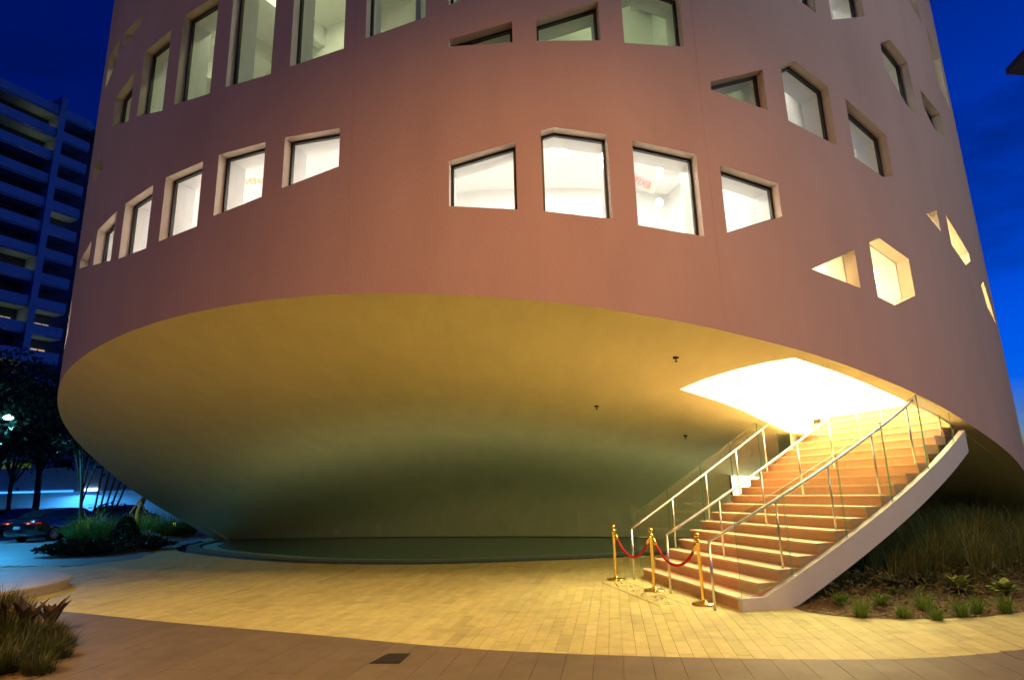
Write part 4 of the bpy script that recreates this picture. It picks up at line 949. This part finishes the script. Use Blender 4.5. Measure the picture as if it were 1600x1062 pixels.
mb = MB(); mb.box(xl, X(118), Y0-0.04, Y0, z_f0-0.02, z_f0+0.10); mb.make('light_strip', M['led'], house)
for j in range(4):
    mb = MB(); xq = X(132.5+j*6.3); mb.box(xq, xq+0.22, Y0-0.08, Y0-0.02, z_f0+0.03, z_f0+0.16); mb.make('light_strip', M['ledw'], house)
lamp('strip_light', ((X(118)+X(40))/2, Y0+1.2, z_f0-0.2), 600, (0.05, 0.35, 1.0), house, 'AREA', 6.0)
# street lamp among the trees (cool white)
lp = at(13, 652, 28.0)
sl2 = thing('cool_street_lamp', (lp[0]-0.9, lp[1], 0), 'street lamp with cool white head glowing among the dark trees', 'street lamp')
mb = MB(); mb.tube([(lp[0]-0.9, lp[1], -0.15), (lp[0]-0.9, lp[1], lp[2]-0.1), (lp[0]-0.7, lp[1], lp[2]+0.1), (lp[0], lp[1], lp[2]+0.12)], [.09, .06, .05, .035], 10); mb.make('pole', M['dark'], sl2, True)
mb = MB(); mb.lathe(tuple(lp), [(0.001, -0.10), (0.16, -0.07), (0.2, 0.0), (0.12, 0.07), (0.03, 0.12)], 16); mb.make('lamp_head', mat('lit_cool_head', (1, 1, 1), emit=(0.45, 0.85, 1.0), es=12), sl2, True)
lamp('street_light', (lp[0], lp[1]-0.1, lp[2]-0.2), 130, (0.10, 0.55, 1.0), sl2, 'POINT', 0.15)
spot('street_light', (lp[0], lp[1]-0.1, lp[2]-0.2), 2600, (0.06, 0.48, 1.0), sl2, 130, 0.4, 0.1, (0.25, -0.35, -1))
# trees
def tree(name, pos, trunk, crown, n, label, ls=0.28, m=None, tr=0.18, branches=6, seed=1, group=None):
    rn = random.Random(seed); x, y = pos; root = thing(name, (x, y, -0.15), label, 'tree', group); mb = MB()
    cz, cr, chh = crown; top = (x+rn.uniform(-.4, .4), y+rn.uniform(-.3, .3), cz-0.15*chh)
    mb.tube([(x, y, -0.15), (x+.06, y, trunk*.4), (x-.05, y, trunk), top], [tr, tr*.8, tr*.62, tr*.3], 10); ends = []
    for i in range(branches):
        a = 2*pi*i/branches+rn.uniform(-.4, .4); e = (x+cos(a)*cr*.62, y+sin(a)*cr*.62, cz+rn.uniform(-.25, .45)*chh); b0 = (x, y, trunk*rn.uniform(.7, 1.0)); mid = ((b0[0]+e[0])/2, (b0[1]+e[1])/2, (b0[2]+e[2])/2+.25)
        mb.tube([b0, mid, e], [tr*.45, tr*.3, tr*.1], 7); ends.append(e)
        for _ in range(3):
            e2_ = (e[0]+rn.gauss(0, cr*.28), e[1]+rn.gauss(0, cr*.28), e[2]+rn.gauss(0.1, chh*.22)); mb.tube([mid, ((mid[0]+e2_[0])/2, (mid[1]+e2_[1])/2, (mid[2]+e2_[2])/2+.1), e2_], [tr*.2, tr*.13, tr*.05], 5); ends.append(e2_)
    mb.make('trunk', M['bark'], root, True); mb = MB()
    for _ in range(n):
        e = rn.choice(ends); g = cr*.26; p = (e[0]+rn.gauss(0, g), e[1]+rn.gauss(0, g), e[2]+rn.gauss(0, g*.75)); leaf_card(mb, p, (rn.gauss(0, 1), rn.gauss(0, 1), rn.gauss(-.1, .7)), ls*rn.uniform(.6, 1.3), ls*.45, rn.uniform(.45, 1.5))
    mb.make('crown', m or M['dleaf'], root); return root
def P2(px, py, Y): q = at(px, py, Y); return (q[0], q[1])
tree('street_tree', P2(-10, 740, 36), 3.6, (6.0, 3.5, 2.6), 9000, 'large dark street tree at the left edge around the cool lamp', .34, seed=2, tr=.26)
tree('street_tree', P2(62, 740, 41), 4.0, (6.6, 3.2, 3.0), 7500, 'dark leafy tree in front of the balconies, next to the round building', .36, seed=3, tr=.24)
tree('street_tree', P2(20, 740, 43), 3.6, (6.0, 2.8, 2.4), 4500, 'dark tree with a thin trunk standing before the white house', .34, seed=8, tr=.17)
tree('street_tree', P2(-90, 700, 30), 3.8, (6.6, 3.8, 3.2), 6000, 'dark tree mostly beyond the left frame edge', .34, seed=9, tr=.26)
yt = G(119, 846); tree('young_tree', yt, 2.2, (4.3, 1.3, 1.1), 800, 'slender young tree with forked bare branches in the left bed', .17, seed=4, tr=.10, branches=4)
# staked palm stems behind
pp_ = G(146, 836)
pm = thing('palm_cluster', (*pp_, 0), 'cluster of slim palm stems with small fronds beside the young tree', 'palm'); mb = MB()
for j in range(5): mb = MB(); mb.tube([(pp_[0]-.3+.22*j, pp_[1]+.2*(j % 2), 0), (pp_[0]-.2+.3*j, pp_[1]+.2, 1.7), (pp_[0]-.05+.42*j, pp_[1]+.2, 3.6)], [.06, .05, .045], 8); mb.make('stem', M['bark'], pm, True)
mb = MB(); rn = random.Random(12)
for j in range(16):
    a = rn.uniform(0, 2*pi); b0 = np.array((pp_[0]+.2+rn.uniform(0, 1.0), pp_[1], rn.uniform(1.0, 1.6))); q = b0.copy()
    for i in range(9):
        q2 = q+np.array((cos(a)*.11, sin(a)*.11, .07-.02*i))
        for sd in (-1, 1): leaf_card(mb, q, (cos(a)*.5-sin(a)*sd, sin(a)*.5+cos(a)*sd, -.1), .22, .05, rn.uniform(.6, 1.3))
        q = q2
mb.make('frond', M['dleaf'], pm)
# timber stakes
sk = G(210, 842)
st_ = thing('staked_trunk', (*sk, 0), 'pale staked trunk with a slanting timber brace under the building edge', 'tree'); mb = MB(); mb.tube([(sk[0], sk[1], 0), (sk[0]+.05, sk[1], 1.2), (sk[0]+.08, sk[1]+.4, 2.1)], [.13, .12, .11], 10); mb.make('trunk', M['bark'], st_, True)
for dx, dy in ((-1.0, -.1), (.9, .3)): mb = MB(); mb.tube([(sk[0]+dx, sk[1]+dy, 0), (sk[0]+.03, sk[1]+.05, 1.75)], .035, 6); mb.make('brace', M['bark'], st_)
# garden light
gp = G(271, 836); gl = thing('garden_light', (*gp, 0), 'small glowing yellow-green garden spotlight in the grass', 'garden light')
mb = MB(); mb.tube([(gp[0], gp[1], 0), (gp[0], gp[1], .45)], .02, 8); mb.make('spike', M['dark'], gl); mb = MB(); mb.lathe((gp[0], gp[1], .5), [(.001, -.06), (.06, -.05), (.08, .03), (.05, .08), (.001, .09)], 12); mb.make('lens', mat('lit_green_lens', (1, 1, .6), emit=(.75, 1, .12), es=10), gl, True)
spot('garden_glow', (gp[0]-0.1, gp[1]-.4, .45), 260, (.7, 1, .15), gl, 120, .5, .05, (0.5, 0.25, 0.6))
gp2 = G(160, 846); gl2 = thing('garden_light', (*gp2, 0), 'small garden light hidden at the foot of the large fountain grass', 'garden light'); mb = MB(); mb.tube([(gp2[0], gp2[1]-.6, 0), (gp2[0], gp2[1]-.6, .3)], .025, 8); mb.make('spike', M['dark'], gl2); spot('garden_glow', (gp2[0]-1.0, gp2[1]-.9, .5), 420, (.75, 1, .35), gl2, 110, .5, .05, (1.0, .55, .25))

# ------------------------------------------------------------------ parked cars
M['carpaint'] = mat('dark_blue_car_paint', (0.008, 0.010, 0.018), 0.22, coat=1.0, spec=0.6); M['tyre'] = mat('tyre_rubber', (0.012, 0.012, 0.012), 0.85); M['alloy'] = mat('alloy_rim', (0.22, 0.23, 0.25), 0.3, metal=0.9); M['tail'] = mat('tail_lamp_red', (0.35, 0.01, 0.01), 0.2, emit=(1, 0.03, 0.03), es=0.25); M['amber'] = mat('amber_lamp', (0.8, 0.3, 0.02), 0.2, emit=(1, 0.35, 0.02), es=1.2); M['chrome'] = mat('chrome_trim', (0.75, 0.77, 0.8), 0.15, metal=1.0); M['plate'] = mat('number_plate', (0.65, 0.65, 0.62), 0.5)
def car(label, group):
    root = thing('parked_car', (0, 0, 0), label, 'car', group)
    # stations along the length: x, half width low, half width belt, z bottom, z belt(deck)
    stn = [(-2.42, .62, .66, .42, .78), (-2.36, .80, .80, .28, .93), (-2.1, .90, .87, .24, 1.02), (-1.5, .93, .90, .22, 1.03), (-.6, .94, .92, .20, .99), (.6, .94, .92, .20, .96), (1.2, .93, .90, .20, .93), (1.8, .90, .84, .22, .83), (2.2, .82, .74, .25, .72), (2.42, .60, .55, .34, .60)]
    V = []; F = []; n = 12
    for x, wl_, wb, zb_, zt_ in stn:
        for yy, zz in ((-wl_*.85, zb_), (-wl_, zb_+.12), (-wl_*1.01, (zb_+zt_)/2), (-wb, zt_-.10), (-wb*.94, zt_-.02), (-wb*.5, zt_+.015)): V.append((x, yy, zz))
        for yy, zz in ((wb*.5, zt_+.015), (wb*.94, zt_-.02), (wb, zt_-.10), (wl_*1.01, (zb_+zt_)/2), (wl_, zb_+.12), (wl_*.85, zb_)): V.append((x, yy, zz))
    for i in range(len(stn)-1):
        for k in range(n): F.append([i*n+k, (i+1)*n+k, (i+1)*n+(k+1) % n, i*n+(k+1) % n])
    F += [list(range(n)), [(len(stn)-1)*n+k for k in range(n)][::-1]]
    put('body', V, F, M['carpaint'], root, True)
    gh = [(-2.0, .72, 1.02), (-1.15, .62, 1.40), (-.3, .62, 1.46), (.35, .63, 1.42), (1.25, .74, .95)]
    V = []; F = []
    low = [(-2.05, .80, .98), (-1.2, .86, 1.0), (-.3, .88, .98), (.4, .88, .96), (1.3, .80, .92)]
    for (x, w_, z), (xl_, wl_, zl_) in zip(gh, low): V += [(xl_, -wl_, zl_), (x, -w_, z), (x, w_, z), (xl_, wl_, zl_)]
    for i in range(4):
        a, b = 4*i, 4*i+4; F += [[a, b, b+1, a+1], [a+1, b+1, b+2, a+2], [a+2, b+2, b+3, a+3]]
    put('cabin', V, F, M['carpaint'], root, False)
    def panel(name, pts, m, off): 
        P = [np.array(p) for p in pts]; nn = np.cross(P[1]-P[0], P[2]-P[0]); nn = nn/np.linalg.norm(nn)*off; put(name, [p+nn for p in P], [list(range(len(P)))], m, root)
    def sidept(sgn, f, t):   # f along stations 0..4, t 0 low..1 high
        i = min(3, int(f)); u = f-i; lo = np.array(low[i])*(1-u)+np.array(low[i+1])*u; hi = np.array(gh[i])*(1-u)+np.array(gh[i+1])*u; q = lo*(1-t)+hi*t; return (q[0], sgn*(q[1]+0.006), q[2])
    for sgn in (-1, 1):
        for f0, f1 in ((.55, 1.0), (1.05, 2.0), (2.06, 3.35)):
            fs = np.linspace(f0, f1, 5); lo_ = [sidept(sgn, f, .12) for f in fs]; hi_ = [sidept(sgn, f, .9 if f < 3.05 else .9-.2*(f-3.05)) for f in fs]; put('side_window', lo_+hi_, [[k, k+1, 6+k, 5+k] for k in range(4)], M['dglass'], root)
        fs = np.linspace(.45, 3.5, 14); mb = MB(); mb.tube([sidept(sgn, f, .95) for f in fs], .012, 6); mb.make('window_trim', M['chrome'], root); mb = MB(); mb.tube([sidept(sgn, f, .06) for f in fs], .010, 6); mb.make('window_trim', M['chrome'], root)
        for xh in (-.45, .65): mb = MB(); mb.tube([(xh-.1, sgn*.945, .86), (xh+.1, sgn*.945, .86)], .014, 6); mb.make('door_handle', M['chrome'], root)
        mb = MB(); mb.box(.75, .95, sgn*.90 if sgn > 0 else -1.08, 1.08 if sgn > 0 else -.90, .98, 1.10); mb.make('mirror', M['carpaint'], root)
        for xw in (-1.38, 1.46):
            yo = sgn*.955; mb = MB(); prof = [(.20, -.01), (.31, .0), (.335, -.03), (.335, -.19), (.31, -.22)]
            vs = []; n2 = 28
            for r, dy in prof: vs += [(xw+r*cos(2*pi*k/n2), yo+sgn*dy, .335+r*sin(2*pi*k/n2)) for k in range(n2)]
            w1 = put('wheel', vs, [[i*n2+k, i*n2+(k+1) % n2, (i+1)*n2+(k+1) % n2, (i+1)*n2+k] for i in range(len(prof)-1) for k in range(n2)], M['tyre'], root, True)
            mb = MB()
            for k in range(10):
                a = 2*pi*k/10; c_, s_ = cos(a), sin(a); tv = np.array((-s_, 0, c_))*.018; r0 = np.array((xw+c_*.04, yo-sgn*.02, .335+s_*.04)); r1 = np.array((xw+c_*.21, yo-sgn*.012, .335+s_*.21)); mb.add([r0-tv, r1-tv*1.3, r1+tv*1.3, r0+tv], [[0, 1, 2, 3]])
            mb.add([(xw+.055*cos(2*pi*k/12), yo-sgn*.015, .335+.055*sin(2*pi*k/12)) for k in range(12)], [list(range(12))])
            vs = []
            for r in (.205, .225): vs += [(xw+r*cos(2*pi*k/n2), yo-sgn*.008, .335+r*sin(2*pi*k/n2)) for k in range(n2)]
            mb.add(vs, [[k, (k+1) % n2, n2+(k+1) % n2, n2+k] for k in range(n2)]); mb.make('rim', M['alloy'], w1)
            put('brake_disc', [(xw+.2*cos(2*pi*k/20), yo-sgn*.05, .335+.2*sin(2*pi*k/20)) for k in range(20)], [list(range(20))], M['dark'], w1)
    panel('rear_window', [(-1.97, -.66, 1.045), (-1.97, .66, 1.045), (-1.20, .56, 1.375), (-1.20, -.56, 1.375)], M['dglass'], -.012)
    panel('windscreen', [(1.18, -.66, .985), (1.18, .66, .985), (.42, .58, 1.39), (.42, -.58, 1.39)], M['dglass'], .012)
    for sgn in (-1, 1):
        mb = MB(); y0, y1 = sorted((sgn*.30, sgn*.80)); mb.box(-2.40, -2.30, y0, y1, .80, .87); mb.make('tail_light', M['tail'], root)
        mb = MB(); y0, y1 = sorted((sgn*.78, sgn*.895)); mb.box(-2.33, -2.08, y0, y1, .80, .87); mb.make('tail_light', M['tail'], root)
        mb = MB(); y0, y1 = sorted((sgn*.5, sgn*.62)); mb.box(-2.42, -2.36, y0, y1, .80, .845); mb.make('indicator', M['amber'], root)
        mb = MB(); y0, y1 = sorted((sgn*.45, sgn*.78)); mb.box(2.18, 2.34, y0, y1, .58, .68); mb.make('headlight', M['plate'], root)
    mb = MB(); mb.box(-2.455, -2.42, -.17, .17, .58, .70); mb.make('number_plate', M['plate'], root)
    mb = MB(); mb.tube([(-2.44, -.6, .36), (-2.46, 0, .36), (-2.44, .6, .36)], .018, 6); mb.make('bumper_trim', M['chrome'], root)
    return root
def copy_thing(src, label):
    c = src.copy(); COL.objects.link(c); c['label'] = label
    for ch in src.children:
        d_ = ch.copy(); COL.objects.link(d_); d_.parent = c
        for g in ch.children:
            e_ = g.copy(); COL.objects.link(e_); e_.parent = d_
    return c
def place(c, wheel_px, heading, wheel=(-1.38, -.955)):
    gx, gy = G(*wheel_px); a = pi/2-radians(heading); c.rotation_euler = (0, 0, a)
    c.location = (gx-(wheel[0]*cos(a)-wheel[1]*sin(a)), gy-(wheel[0]*sin(a)+wheel[1]*cos(a)), 0.004)
car1 = car('dark sedan parked in full view beside the left planting bed', 'cars parked along the left street'); place(car1, (84, 845), 12)
car2 = copy_thing(car1, 'dark car cut by the left frame edge behind the first sedan'); place(car2, (12, 838), 12)
car3 = copy_thing(car1, 'dark car behind the bed, only its roof showing above the grass'); place(car3, (176, 826), 20)
# eave of a neighbouring house at the far right
zc = 15.0
c0, c1, c2 = np.array(G(1573, 117, zc)), np.array(G(1600, 88, zc)), np.array(G(1600, 118, zc))
u1 = (c1-c0)/np.linalg.norm(c1-c0); u2 = (c2-c0)/np.linalg.norm(c2-c0)
nb = thing('neighbour_house', (*(c0+(u1+u2)*4), 0), 'neighbouring house whose roof eave tip pokes in at the upper right', 'house')
mb = MB(); mb.prism([tuple(c0), tuple(c0+u1*9), tuple(c0+u1*9+u2*9), tuple(c0+u2*9)], zc, zc+0.22); mb.make('roof', mat('eave_timber', (0.22, 0.18, 0.17), 0.8), nb)
mb = MB(); i0 = c0+(u1+u2)*1.3; mb.prism([tuple(i0), tuple(i0+u1*6), tuple(i0+u1*6+u2*6), tuple(i0+u2*6)], -0.2, zc-0.002); mb.make('wall', M['conc'], nb)
